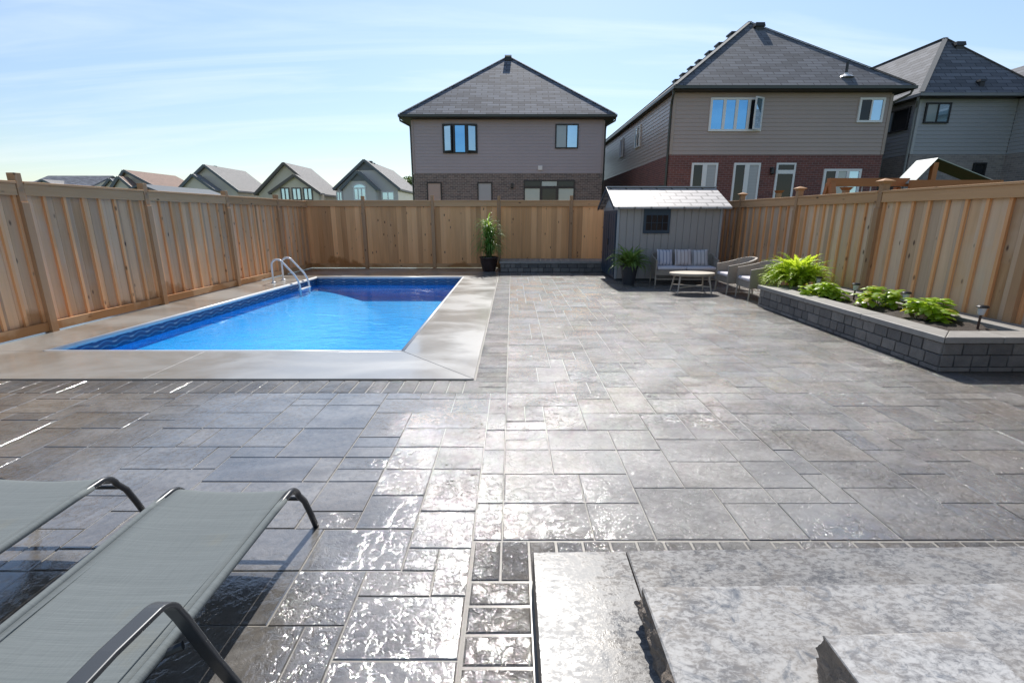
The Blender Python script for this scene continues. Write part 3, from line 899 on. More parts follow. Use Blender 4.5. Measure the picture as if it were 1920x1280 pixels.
# ================================================================== FENCES
def fence(label, p0, p1, inward, posts, rail_mat, board_mat, zrail=2.0, ztop=2.12, batten=0.29, caps=False, board=0.145, zbot=0.03):
    p0, p1 = Vector(p0), Vector(p1)
    d = (p1 - p0).normalized(); nrm = Vector(inward)
    nrm = (nrm - d * nrm.dot(d)).normalized()
    L = (p1 - p0).length
    t = thing('wooden_fence', label, 'fence', (p0.x, p0.y, 0))
    def P(s, n, z): q = p0 + d * s + nrm * n; return Vector((q.x, q.y, z))
    def blk(mb, s0, s1, n0, n1, z0, z1, zt=0.0):
        mb.hexa([P(s0, n0, z0), P(s1, n0, z0), P(s1, n1, z0), P(s0, n1, z0), P(s0, n0, z1), P(s1, n0, z1), P(s1, n1, z1 + zt), P(s0, n1, z1 + zt)])
    for s in posts:
        mb = MB(); ph = ztop + random.uniform(-0.012, 0.012)
        blk(mb, s - .045, s + .045, -0.03, 0.082, 0.0, ph)
        blk(mb, s - .052, s + .052, 0.0, 0.098, 0.0, zrail - 0.26)
        po = mb.build('post', M['post'], t, bevel=0.004)
        if caps:
            mb = MB()
            z = ph + 0.001
            blk(mb, s - .055, s + .055, -0.045, 0.095, z, z + .028)
            a = [P(s - .085, -0.07, z + .028), P(s + .085, -0.07, z + .028), P(s + .085, .125, z + .028), P(s - .085, .125, z + .028)]
            b = [P(s - .085, -0.07, z + .045), P(s + .085, -0.07, z + .045), P(s + .085, .125, z + .045), P(s - .085, .125, z + .045)]
            mb.hexa(a + b)
            mb.add(b + [P(s, .027, z + .085)], [(0, 1, 4), (1, 2, 4), (2, 3, 4), (3, 0, 4)])
            mb.build('post_cap', M['cap_wood'], po)
    ends = [0.0] + list(posts) + [L]
    for a, b in zip(ends[:-1], ends[1:]):
        if b - a < 0.2: continue
        s0, s1 = a + (0.052 if a else 0), b - (0.052 if b < L else 0)
        mb = MB(); s = s0
        while s < s1 - 0.02:                                  # boards of this bay
            bw = min(board * random.uniform(0.9, 1.1), s1 - s)
            o = random.uniform(-0.002, 0.002)
            blk(mb, s + 0.0015, s + bw - 0.0015, -0.012 + o, 0.006 + o, 0.05, zrail - 0.03)
            s += bw
        pn = mb.build('board_panel', board_mat, t)
        if batten:
            nb = max(1, round((s1 - s0) / batten)); st = (s1 - s0) / nb
            for i in range(nb + 1):
                sb = s0 + i * st + random.uniform(-.012, .012)
                sb = min(max(sb, s0 + .022), s1 - .022)
                mb = MB(); e = random.uniform(-.004, .004)
                w2 = 0.021
                p_ = [P(sb - w2, .006, .155), P(sb + w2, .006, .155), P(sb + w2, .040, .155), P(sb - w2, .040, .155)]
                q_ = [P(sb - w2 + e, .006, zrail - .10), P(sb + w2 + e, .006, zrail - .10), P(sb + w2 + e, .040, zrail - .10), P(sb - w2 + e, .040, zrail - .10)]
                mb.hexa(p_ + q_)
                mb.build('batten', M['batten'], pn)
        mb = MB(); blk(mb, s0, s1, 0.041, 0.074, zrail - 0.175, zrail - 0.028); mb.build('top_rail', rail_mat, t, bevel=0.004)
        mb = MB(); blk(mb, s0, s1, -0.03, 0.088, zrail - 0.027, zrail + 0.006, 0.0); mb.build('cap_rail', rail_mat, t, bevel=0.004)
        mb = MB(); blk(mb, s0, s1, 0.008, 0.062, zbot, zbot + 0.125); mb.build('bottom_rail', rail_mat, t, bevel=0.004)
    return t
ld = (LF1 - LF0).normalized()
lp = [(y - LF0.y) / ld.y for y in (-0.4, 2.0, 4.4, 6.72, 8.92, 11.32, 13.62)]
fence('left board and batten fence along the pool, lit from the side', LF0, LF1, (1, 0), lp, M['rail_y'], M['fence_board'], 2.04, 2.15)
fence('back board fence behind pool and shed, flat warm brown boards', (-6.36, BY), (FXR, BY), (0, -1), [v + 6.36 for v in (-4.57, -2.44, -0.40, 1.82, 4.0)], M['rail_x'], M['back_board'], 2.06, 2.20, batten=0, board=0.155)
fence('right board and batten fence with flared post caps behind the planter', (FXR, -1.5), (FXR, BY), (-1, 0), [v + 1.5 for v in (-1.2, 1.1, 3.4, 5.62, 8.07, 10.42, 12.97)], M['rail_y'], M['grey_board'], 1.985, 2.10, caps=True)

# ================================================================== HOUSES
def lap_siding(mb, a, b, z0, z1, out, exposure=0.135, top=None):
    """lap courses between plan points a and b; top(f, z) trims for gables"""
    a, b, out = Vector(a), Vector(b), Vector(out)
    n = max(1, round((z1 - z0) / exposure)); st = (z1 - z0) / n
    for i in range(n):
        za, zb = z0 + i * st, z0 + (i + 1) * st
        f0, f1, g0, g1 = 0.0, 1.0, 0.0, 1.0
        if top:
            (f0, f1), (g0, g1) = top(za), top(zb)
            if f1 - f0 < 0.005: continue
        p, q = a.lerp(b, f0), a.lerp(b, f1); r, s = a.lerp(b, g1), a.lerp(b, g0)
        o = out * 0.015
        lo = [(p.x + o.x, p.y + o.y, za), (q.x + o.x, q.y + o.y, za), (r.x, r.y, zb), (s.x, s.y, zb)]
        mb.add(lo, [(0, 1, 2, 3)])
        mb.add([(p.x, p.y, za), (q.x, q.y, za), lo[1], lo[0]], [(0, 1, 2, 3)])

def hip_roof(par, x0, x1, y0, y1, ze, rise, mat, cap_mat, run=None, gutter=M['gutter'], soffit=M['soffit']):
    run = run or (x1 - x0) / 2
    xm = (x0 + x1) / 2
    A, B = Vector((xm, y0 + run, ze + rise)), Vector((xm, y1 - run, ze + rise))
    c = [Vector((x0, y0, ze)), Vector((x1, y0, ze)), Vector((x1, y1, ze)), Vector((x0, y1, ze))]
    r = MB().add([*c, A, B], [(0, 1, 4), (1, 2, 5, 4), (2, 3, 5), (3, 0, 4, 5)]).build('roof', mat, par, recalc=False)
    MB().quad(*[v + Vector((0, 0, -0.13)) for v in c]).build('soffit', soffit, par)
    mb = MB()
    for p, q in ((c[0], A), (c[1], A), (c[2], B), (c[3], B), (A, B)):
        mb.beam(p + Vector((0, 0, .02)), q + Vector((0, 0, .02)), 0.16, 0.012)
    mb.build('hip_cap', cap_mat, r)
    mb = MB()
    for i in range(4):
        p, q = c[i], c[(i + 1) % 4]
        d = (q - p).normalized()
        mb.beam(p + Vector((0, 0, -.065)) - d * .05, q + Vector((0, 0, -.065)) + d * .05, 0.11, 0.095)
    mb.build('gutter', gutter, par)
    return r, A, B

def window(par, x0, x1, y, z0, z1, frame, panes, side=None, fw=0.055, proud=0.05, mull=0.05):
    """front window on a wall facing -Y at y (or, with side=X, on a wall facing -X: x0,x1 are then y values);
    panes = list of glass materials"""
    def pt(u, n, z):
        return Vector((u, y - n, z)) if side is None else Vector((side - n, u, z))
    def blk(mb, u0, u1, n0, n1, za, zb):
        mb.hexa([pt(u0, n1, za), pt(u1, n1, za), pt(u1, n0, za), pt(u0, n0, za), pt(u0, n1, zb), pt(u1, n1, zb), pt(u1, n0, zb), pt(u0, n0, zb)])
    mb = MB()
    blk(mb, x0, x1, -.02, proud, z1 - fw, z1); blk(mb, x0, x1, -.02, proud, z0, z0 + fw)
    blk(mb, x0, x0 + fw, -.02, proud - .001, z0 + fw, z1 - fw); blk(mb, x1 - fw, x1, -.02, proud - .001, z0 + fw, z1 - fw)
    n = len(panes); wd = (x1 - x0 - 2 * fw) / n
    for i in range(1, n):
        u = x0 + fw + i * wd
        blk(mb, u - mull / 2, u + mull / 2, -.02, proud - .002, z0 + fw, z1 - fw)
    fr = mb.build('window', frame, par)
    for i, gm in enumerate(panes):
        if gm is None: continue
        u0, u1 = x0 + fw + i * wd, x0 + fw + (i + 1) * wd
        MB().quad(pt(u0, .022, z0 + fw), pt(u1, .022, z0 + fw), pt(u1, .022, z1 - fw), pt(u0, .022, z1 - fw)).build('pane', gm, fr)
    return fr

def open_sash(fr, x, y, z0, z1, w, ang, frame, glass, hinge=1):
    """a casement sash swung outwards; hinge=+1 hinged at its right edge x, -1 at its left edge x"""
    dx, dy = -hinge * math.cos(ang) * w, -math.sin(ang) * w
    a, b = Vector((x, y - .052, 0)), Vector((x + dx, y - .052 + dy, 0))
    d = (b - a).normalized(); n = Vector((d.y, -d.x, 0)) * .02
    mb = MB()
    def bar(u0, u1, za, zb):
        p, q = a.lerp(b, u0), a.lerp(b, u1)
        mb.hexa([p - n + Vector((0, 0, za)), q - n + Vector((0, 0, za)), q + n + Vector((0, 0, za)), p + n + Vector((0, 0, za)),
                 p - n + Vector((0, 0, zb)), q - n + Vector((0, 0, zb)), q + n + Vector((0, 0, zb)), p + n + Vector((0, 0, zb))])
    e = .05 / w
    bar(0, 1, z0, z0 + .05); bar(0, 1, z1 - .05, z1); bar(0, e, z0 + .05, z1 - .05); bar(1 - e, 1, z0 + .05, z1 - .05)
    mb.build('sash', frame, fr)
    p, q = a.lerp(b, e), a.lerp(b, 1 - e)
    MB().quad(p + Vector((0, 0, z0 + .05)), q + Vector((0, 0, z0 + .05)), q + Vector((0, 0, z1 - .05)), p + Vector((0, 0, z1 - .05))).build('pane', glass, fr)

def downspout(par, pts, mat):
    MB().tube(pts, 0.04, 8).build('downspout', mat, par)

def box_vent(par, c, s, h, mat, tilt=(0, 0, 1)):
    mb = MB()
    x, y, z = c
    mb.box(x - s * .75, y - s * .75, z - .12, x + s * .75, y + s * .75, z + h * .55)
    mb.hexa([(x - s, y - s, z + h * .55), (x + s, y - s, z + h * .55), (x + s, y + s, z + h * .55), (x - s, y + s, z + h * .55),
             (x - s * .85, y - s * .85, z + h), (x + s * .85, y - s * .85, z + h), (x + s * .85, y + s * .85, z + h), (x - s * .85, y + s * .85, z + h)])
    return mb.build('roof_vent', mat, par)

# ---- centre house
H = thing('house', 'two storey house with taupe siding above grey brick, behind back fence', 'house', (-0.18, 23, 0))
X0, X1, Y0, Y1 = -4.43, 4.07, 23.0, 36.5
MB().box(X0, Y0, -0.05, X1, Y1, 3.46).build('brick_wall', M['brick_grey'], H)
mb = MB()
mb.box(X0 + .03, Y0 + .03, 3.46, X1 - .03, Y1 - .03, 5.70)
lap_siding(mb, (X0 + .06, Y0 + .018), (X1 - .06, Y0 + .018), 3.47, 5.68, (0, -1))
lap_siding(mb, (X1 - .018, Y0 + .06), (X1 - .018, Y1), 3.47, 5.68, (1, 0))
lap_siding(mb, (X0 + .018, Y1), (X0 + .018, Y0 + .06), 3.47, 5.68, (-1, 0))
mb.build('siding', M['siding_centre'], H, recalc=False)
for xx in (X0 + .035, X1 - .035):
    MB().box(xx - .05, Y0 - .012, 3.47, xx + .05, Y0 + .09, 5.66).build('corner_trim', M['corner_taupe'], H)
r, A, B = hip_roof(H, X0 - .42, X1 + .40, Y0 - .42, Y1 + .4, 5.84, 3.56, M['shingle_charcoal'], M['hipcap'])
v = box_vent(r, (A.x, A.y - .34, A.z - .52), 0.16, 0.36, M['vent'])
MB().box(A.x - .17, A.y - .52, A.z - .155, A.x + .17, A.y - .16, A.z - .09).build('vent_cover', M['vent_white'], r)
fr = window(H, -3.07, -1.53, Y0, 4.30, 5.51, M['black_trim'], [M['glass_dark'], M['glass'], M['glass_dark']])
open_sash(fr, -3.03, Y0, 4.36, 5.46, 0.44, R(28), M['black_trim'], M['glass_pale'], hinge=-1)
open_sash(fr, -1.57, Y0, 4.36, 5.46, 0.44, R(28), M['black_trim'], M['glass_pale'], hinge=1)
window(H, 1.91, 2.93, Y0, 4.50, 5.51, M['black_trim'], [M['glass_curtain'], M['glass_pale']])
window(H, -3.86, -3.18, Y0, 1.6, 3.08, M['black_trim'], [M['blind_pink']])
window(H, -1.57, -0.89, Y0, 1.6, 3.08, M['black_trim'], [M['blind_grey']])
d = window(H, 0.53, 2.84, Y0, 2.86, 3.17, M['black_trim'], [M['glass_dark'], M['glass_curtain'], M['glass_dark']])
d = window(H, 0.53, 2.84, Y0, 0.2, 2.86, M['black_trim'], [M['glass_curtain'], M['glass_dark'], M['glass_curtain']], mull=0.12)
d.name = 'patio_door'
MB().box(1.17, Y0 - .07, 3.60, 1.36, Y0 + .02, 3.78).build('vent_cover', M['white_trim'], H)
mb = MB(); mb.box(-.05, Y0 - .13, 2.85, .06, Y0, 3.02); mb.lathe((.005, Y0 - .07, 2.80), [(.02, 0), (.055, .04), (.045, .2), (.015, .24)], 10)
mb.build('wall_lamp', M['lamp_metal'], H)
downspout(H, [(X0 - .42, Y0 - .35, 5.72), (X0 - .42, Y0 - .30, 5.6), (X0 - .08, Y0 + .05, 5.45), (X0 - .06, Y0 + .08, 5.3), (X0 - .06, Y0 + .08, 0)], M['gutter'])
downspout(H, [(X1 + .40, Y0 - .35, 5.72), (X1 + .40, Y0 - .30, 5.6), (X1 + .08, Y0 + .05, 5.45), (X1 + .06, Y0 + .08, 5.3), (X1 + .06, Y0 + .08, 0)], M['gutter'])

# ---- right house
H = thing('house', 'large brown sided house on red brick with white windows', 'house', (9.4, 18.3, 0))
X0, X1, Y0, Y1 = 5.60, 13.16, 18.3, 38.0
MB().box(X0, Y0, -0.05, X1, Y1, 3.70).build('brick_wall', M['brick_red'], H)
mb = MB()
mb.box(X0 + .03, Y0 + .03, 3.70, X1 - .03, Y1 - .03, 5.72)
lap_siding(mb, (X0 + .06, Y0 + .018), (X1 - .06, Y0 + .018), 3.71, 5.69, (0, -1))
lap_siding(mb, (X0 + .018, Y1), (X0 + .018, Y0 + .06), 3.71, 5.69, (-1, 0))
lap_siding(mb, (X1 - .018, Y0 + .06), (X1 - .018, Y1), 3.71, 5.69, (1, 0))
mb.build('siding', M['siding_right'], H, recalc=False)
for xx in (X0 + .035, X1 - .035):
    MB().box(xx - .05, Y0 - .012, 3.71, xx + .05, Y0 + .09, 5.67).build('corner_trim', M['corner_brown'], H)
r, A, B = hip_roof(H, X0 - .12, X1 + .42, Y0 - .38, Y1 + .3, 5.86, 3.25, M['shingle_grey'], M['hipcap'])
box_vent(r, (A.x + .16, A.y - .42, A.z - .50), 0.20, 0.30, M['vent'])
for px, py in ((1373, 65.5), (1349, 87), (1330.5, 101.6), (1311, 119), (1296, 132), (1281, 145), (1267, 157)):
    q = at_side(px, py, A.x - .42)
    mb = MB(); mb.box(q.x - .11, q.y - .20, A.z - .55, q.x + .11, q.y + .20, A.z - .24); mb.box(q.x - .15, q.y - .27, A.z - .27, q.x + .15, q.y + .27, A.z - .21)
    mb.build('roof_vent', M['vent'], r)
# plumbing stack on the front slope
q = on_slope(1586, 142, Y0 - .38, 5.86, 3.25 / 4.05)
mb = MB(); mb.tube([(q.x, q.y, q.z - .1), (q.x, q.y, q.z + .42)], 0.045, 10)
mb.build('vent_pipe', M['vent'], r)
MB().lathe((q.x, q.y, q.z - .02), [(.26, -.05), (.2, 0), (.08, .05), (.05, .1)], 12).build('flashing', M['pool_trim'], r)
fr = window(H, 6.87, 8.71, Y0, 4.47, 5.55, M['white_trim'], [M['glass'], M['glass'], M['glass'], M['glass_dark']], fw=0.07, mull=0.10)
open_sash(fr, 8.68, Y0, 4.5, 5.55, 0.42, R(30), M['white_trim'], M['glass_pale'], hinge=1)
window(H, 12.02, 12.9, Y0, 4.76, 5.55, M['white_trim'], [M['glass_dark'], M['glass_pale']], fw=0.07)
window(H, 6.41, 7.34, Y0, 1.9, 3.43, M['white_trim'], [M['glass_dark'], M['blind_grey']], fw=0.07, mull=0.16)
window(H, 7.91, 8.86, Y0, 1.5, 3.43, M['white_trim'], [M['glass_dark'], M['blind_grey']], fw=0.07, mull=0.16)
window(H, 9.43, 10.12, Y0, 3.13, 3.43, M['white_trim'], [M['glass_dark']], fw=0.06)
d = window(H, 9.43, 10.12, Y0, 0.3, 3.13, M['white_trim'], [M['glass_dark']], fw=0.07); d.name = 'door'
MB().box(9.52, Y0 - .075, 0.4, 9.95, Y0 - .03, 3.05).build('screen_panel', M['white_trim'], d)
MB().box(9.58, Y0 - .08, 1.2, 9.90, Y0 - .077, 2.98).build('pane', M['glass_curtain'], d)
d = window(H, 11.15, 12.49, Y0, 0.5, 3.23, M['white_trim'], [M['glass_dark'], M['glass_curtain'], M['glass_pale']], fw=0.08, mull=0.1); d.name = 'patio_door'
mb = MB(); mb.box(9.22, Y0 - .06, 3.12, 9.32, Y0, 3.28); mb.lathe((9.27, Y0 - .10, 3.02), [(.03, 0), (.07, .05), (.055, .2), (.02, .25)], 10)
mb.build('wall_lamp', M['lamp_metal'], H)
window(H, 22.75, 23.6, Y0, 4.55, 5.45, M['white_trim'], [M['glass_dark'], M['glass_pale']], side=X0)
window(H, 26.1, 26.75, Y0, 4.5, 5.4, M['white_trim'], [M['glass_dark'], M['glass_pale']], side=X0)
downspout(H, [(X0 - .12, Y0 - .28, 5.75), (X0 - .1, Y0 - .24, 5.62), (X0 - .06, Y0 + .04, 5.42), (X0 - .05, Y0 + .1, 5.25), (X0 - .05, Y0 + .1, 0)], M['gutter'])
downspout(H, [(X1 + .42, Y0 - .28, 5.75), (X1 + .40, Y0 - .24, 5.62), (X1 + .08, Y0 + .04, 5.42), (X1 + .06, Y0 + .1, 5.25), (X1 + .06, Y0 + .1, 0)], M['gutter'])

# ---- far right house
H = thing('house', 'blue grey house at the right edge with black framed windows', 'house', (16.5, 19, 0))
X0, X1, Y0, Y1 = 14.66, 18.2, 19.0, 33.0
WY = 13.5                                                     # wing that comes forward on the right
mb = MB(); mb.box(X0, Y0, -0.05, X1, Y1, 3.79); mb.box(X1 + .002, WY, -0.05, 26, Y1, 3.79)
mb.build('brick_wall', M['brick_dark'], H)
mb = MB(); mb.box(X0 + .03, Y0 + .03, 3.79, X1, Y1 - .03, 5.70); mb.box(X1 + .032, WY + .03, 3.79, 25.9, Y1, 5.70)
lap_siding(mb, (X0 + .06, Y0 + .018), (X1, Y0 + .018), 3.80, 5.68, (0, -1))
lap_siding(mb, (X0 + .018, Y1), (X0 + .018, Y0 + .06), 3.80, 5.68, (-1, 0))
lap_siding(mb, (X1 + .018, Y0), (X1 + .018, WY), 3.80, 5.68, (-1, 0))
lap_siding(mb, (X1 + .03, WY + .018), (25.9, WY + .018), 3.80, 5.68, (0, -1))
mb.build('siding', M['siding_far'], H, recalc=False)
MB().box(X0 - .012, Y0 - .012, 3.80, X0 + .09, Y0 + .09, 5.66).build('corner_post', M['corner_blue'], H)
r, A, B = hip_roof(H, X0 - .28, 19.0, Y0 - .35, Y1, 5.80, 2.42, M['shingle_grey'], M['hipcap'], gutter=M['gutter_grey'])
box_vent(r, (A.x + .22, A.y - .35, A.z - .56), 0.19, 0.30, M['vent'])
q = on_slope(1838, 159, Y0 - .35, 5.80, 2.42 / 2.31)
box_vent(r, (q.x, q.y, q.z), 0.11, 0.16, M['vent'])
wx0 = 17.92
mb = MB()
wm, wr = 19.35, 1.30
mb.add([(wx0, WY - .35, 5.80), (26.2, WY - .35, 5.80), (26.2, 30, 5.80), (wx0, 30, 5.80), (wm, WY + 1.4, 5.8 + wr), (wm, 30, 5.8 + wr)],
       [(0, 1, 4), (1, 2, 5, 4), (2, 3, 5), (3, 0, 4, 5)])
rw = mb.build('wing_roof', M['shingle_grey'], H, recalc=False)
mb = MB(); mb.beam((wx0, WY - .35, 5.735), (wx0, Y0 - .30, 5.735), .12, .125); mb.beam((wx0 - .05, WY - .35, 5.735), (26.2, WY - .35, 5.735), .12, .125)
mb.build('gutter', M['gutter_grey'], H)
MB().quad((wx0, WY - .35, 5.67), (26.2, WY - .35, 5.67), (26.2, Y0, 5.67), (wx0, Y0, 5.67)).build('soffit', M['soffit'], H)
window(H, 14.90, 15.80, Y0, 4.85, 5.54, M['black_trim'], [M['glass_curtain'], M['glass_pale']])
window(H, 17.07, 17.55, Y0, 2.2, 3.51, M['black_trim'], [M['glass_dark']], fw=0.07)
window(H, 19.35, 20.9, Y0, 4.70, 5.50, M['black_trim'], [M['glass_dark'], M['glass_curtain']], side=X0)
downspout(H, [(X0 - .28, Y0 - .26, 5.68), (X0 - .26, Y0 - .22, 5.58), (X0 - .07, Y0 + .02, 5.40), (X0 - .06, Y0 + .06, 5.2), (X0 - .06, Y0 + .06, 0)], M['gutter_grey'])

# ---- row of houses far behind on the left
def gable_house(label, pk, el, er, Y, length, wall, roof, trim, front=None, tri=None, back=None, windows=(), name='house'):
    """gable end facing the yard; pk/el/er = photo pixels of peak, left eave, right eave at depth Y"""
    P, L, Rr = at_depth(*pk, Y), at_depth(*el, Y), at_depth(*er, Y)
    t = thing(name, label, 'house', (P.x, Y, 0), 'houses in the far row')
    ze = (L.z + Rr.z) / 2
    xl, xr = L.x + .4, Rr.x - .4
    mb = MB(); mb.box(xl, Y + .5, -0.05, xr, Y + length, ze)
    mb.prism([(xl, Y + .5, ze), (xr, Y + .5, ze), (P.x, Y + .5, P.z - .25)], (0, length - 1, 0))
    mb.build('wall', wall, t)
    mb = MB()
    th = 0.22
    mb.prism([(L.x, Y, ze - .02), (P.x, Y, P.z), (P.x, Y, P.z - th), (L.x, Y, ze - .02 - th)], (0, length, 0))
    mb.prism([(Rr.x, Y, ze - .02), (P.x + .001, Y, P.z), (P.x + .001, Y, P.z - th), (Rr.x, Y, ze - .02 - th)], (0, length, 0))
    rf = mb.build('roof', roof, t)
    mb = MB(); mb.beam((L.x, Y - .03, ze - .12), (P.x, Y - .03, P.z - .10), .06, .30, (0, 0, 1)); mb.beam((Rr.x, Y - .031, ze - .12), (P.x, Y - .031, P.z - .10), .06, .30)
    mb.build('rake_trim', trim, t)
    if tri:
        f = tri
        zt = ze + (P.z - ze) * (1 - f)
        hw = lambda z: (P.z - z) / (P.z - ze)
        MB().prism([(P.x + (L.x - P.x) * f, Y + .42, zt), (P.x + (Rr.x - P.x) * f, Y + .42, zt), (P.x, Y + .42, P.z - .2)], (0, .06, 0)).build('gable_panel', M['siding_dim'], t)
    if front:
        fp, fl, frr, ftri = front
        Yf = Y - 1.6
        a, b, c = at_depth(*fp, Yf), at_depth(*fl, Yf), at_depth(*frr, Yf)
        zf = (b.z + c.z) / 2
        mb = MB(); mb.box(b.x + .3, Yf + .3, -.05, c.x - .3, Y + .52, zf)
        mb.prism([(b.x + .3, Yf + .3, zf), (c.x - .3, Yf + .3, zf), (a.x, Yf + .3, a.z - .2)], (0, 1.9, 0))
        mb.build('porch_wall', wall, t)
        mb = MB()
        mb.prism([(b.x, Yf, zf), (a.x, Yf, a.z), (a.x, Yf, a.z - .2), (b.x, Yf, zf - .2)], (0, 1.7, 0))
        mb.prism([(c.x, Yf, zf), (a.x + .001, Yf, a.z), (a.x + .001, Yf, a.z - .2), (c.x, Yf, zf - .2)], (0, 1.7, 0))
        mb.build('porch_roof', roof, t)
        mb = MB(); mb.beam((b.x, Yf - .03, zf - .1), (a.x, Yf - .03, a.z - .10), .06, .34); mb.beam((c.x, Yf - .031, zf - .1), (a.x, Yf - .031, a.z - .10), .06, .34)
        mb.build('porch_trim', trim, t)
        if ftri:
            MB().prism([(a.x + (b.x - a.x) * .55, Yf + .24, zf + (a.z - zf) * .45), (a.x + (c.x - a.x) * .55, Yf + .24, zf + (a.z - zf) * .45), (a.x, Yf + .24, a.z - .2)], (0, .05, 0)).build('gable_panel', M['siding_dim'], t)
    for (x0, y0, x1, y1, Yw, fm, arch) in windows:
        a, b = at_depth(x0, y1, Yw), at_depth(x1, y0, Yw)
        n = 3 if arch else 2
        w_ = window(t, a.x, b.x, Yw, a.z, b.z, fm, [M['glass_pale']] * n, fw=.14, mull=.12, proud=.08)
        if arch:
            r_ = (b.x - a.x) / 2; xm = (a.x + b.x) / 2
            pts = [(xm + r_ * math.cos(u * math.pi / 12), Yw - .05, b.z + r_ * .55 * math.sin(u * math.pi / 12)) for u in range(13)]
            MB().prism(pts, (0, .06, 0)).build('arch_pane', M['glass_pale'], w_)
            mb = MB()
            for u in range(12): mb.beam(pts[u], pts[u + 1], .14, .12, (0, 1, 0))
            mb.build('arch_trim', fm, w_)
    return t
YH = 66.0
def far_vents(t, pts, Y):
    rf = [c for c in t.children if c.name.startswith('roof')][0]
    for (px, py, dy) in pts:
        q = at_depth(px, py, Y + dy)
        MB().box(q.x - .28, q.y - .28, q.z - .55, q.x + .28, q.y + .28, q.z + .12).build('roof_vent', M['vent'], rf)
hf = gable_house('grey gabled house beside the centre house with arched window', (682, 298.5), (624, 354), (750, 353), YH, 16, M['siding_greyblue'], M['shingle_pale'], M['grey_trim'],
            front=((669, 320), (637, 354.5), (707, 354.5), True), tri=0.36,
            windows=((664, 352, 686, 376, YH - 1.32, M['white_trim'], True), (632, 359, 641.5, 380, YH + .48, M['white_trim'], False), (716, 359, 739, 376, YH + .48, M['white_trim'], False)))
gable_house('beige gabled house with triple brown windows and stepped gables', (531, 304), (476, 362), (602, 364), YH, 9, M['siding_beige'], M['shingle_pale'], M['brown_trim'],
            front=((551, 327), (503, 361), (600, 362), False),
            windows=((528, 352, 542, 376, YH - 1.32, M['brown_trim'], False), (549, 352, 564, 376, YH - 1.32, M['brown_trim'], False), (570, 352, 585, 376, YH - 1.32, M['brown_trim'], False)))
hd = gable_house('plain beige gabled house with stepped gable and no visible windows', (382, 308), (330, 352), (447, 362), YH, 10, M['siding_pale'], M['shingle_pale'], M['grey_trim'],
            front=((360, 326), (331, 354), (402, 358), False))
gable_house('brown roofed house in the far row', (231, 318), (207, 345), (300, 362), YH, 10, M['siding_pale'], M['shingle_brown'], M['grey_trim'],
            front=((221, 330), (205, 352), (250, 356), False))
far_vents(hf, ((694, 304, 2.5), (699, 307.5, 4), (704, 311, 5.5), (709, 314, 7)), YH)
far_vents(hd, ((401, 313, 2.5), (414, 316, 4.5), (428, 319.5, 6.5)), YH)
# house with its ridge across the view
def cross_house(label, xl, xr, ytop, ybot, Y, roof, wall, gables):
    a, b = at_depth(xl, ytop, Y + 5), at_depth(xr, ytop, Y + 5)
    e = at_depth(xl, ybot, Y)
    t = thing('house', label, 'house', ((a.x + b.x) / 2, Y, 0), 'houses in the far row')
    MB().prism([(a.x + .4, Y + .5, -.05), (a.x + .4, Y + 9.5, -.05), (a.x + .4, Y + 9.5, e.z), (a.x + .4, Y + 5, a.z - .3), (a.x + .4, Y + .5, e.z)], (b.x - a.x - .8, 0, 0)).build('wall', wall, t)
    mb = MB()
    mb.prism([(a.x, Y, e.z), (a.x, Y + 5, a.z), (a.x, Y + 5, a.z - .2), (a.x, Y, e.z - .2)], (b.x - a.x, 0, 0))
    mb.prism([(a.x, Y + 10, e.z), (a.x, Y + 5.001, a.z), (a.x, Y + 5.001, a.z - .2), (a.x, Y + 10, e.z - .2)], (b.x - a.x, 0, 0))
    mb.build('roof', roof, t)
    for (pk, l, r_, rm) in gables:
        Yg = Y - .8
        p, q, s = at_depth(*pk, Yg), at_depth(*l, Yg), at_depth(*r_, Yg)
        MB().prism([(q.x + .3, Yg + .3, -.05), (s.x - .3, Yg + .3, -.05), (s.x - .3, Yg + .3, s.z), (p.x, Yg + .3, p.z - .2), (q.x + .3, Yg + .3, q.z)], (0, 3.5, 0)).build('gable_wall', wall, t)
        mb = MB()
        mb.prism([q, p, p - Vector((0, 0, .2)), q - Vector((0, 0, .2))], (0, 4.0, 0)); mb.prism([s, p + Vector((.001, 0, 0)), p - Vector((-.001, 0, .2)), s - Vector((0, 0, .2))], (0, 4.0, 0))
        mb.build('gable_roof', rm, t)
        mb = MB(); mb.beam(q + Vector((0, -.03, -.1)), p + Vector((0, -.03, -.1)), .06, .28); mb.beam(s + Vector((0, -.031, -.1)), p + Vector((0, -.031, -.1)), .06, .28)
        mb.build('rake_trim', M['grey_trim'], t)
    return t
cross_house('dark roofed house with small side gables at far left', 90, 212, 329.5, 352, 72.0, M['shingle_charcoal'], M['siding_pale'],
            [((78, 336), (58, 350), (112, 352), M['shingle_pale']), ((205, 334), (184, 358), (236, 360), M['shingle_charcoal'])])
cross_house('distant low grey roof beyond the first left fence post', 14, 66, 340, 352, 88.0, M['shingle_pale'], M['siding_pale'], [])

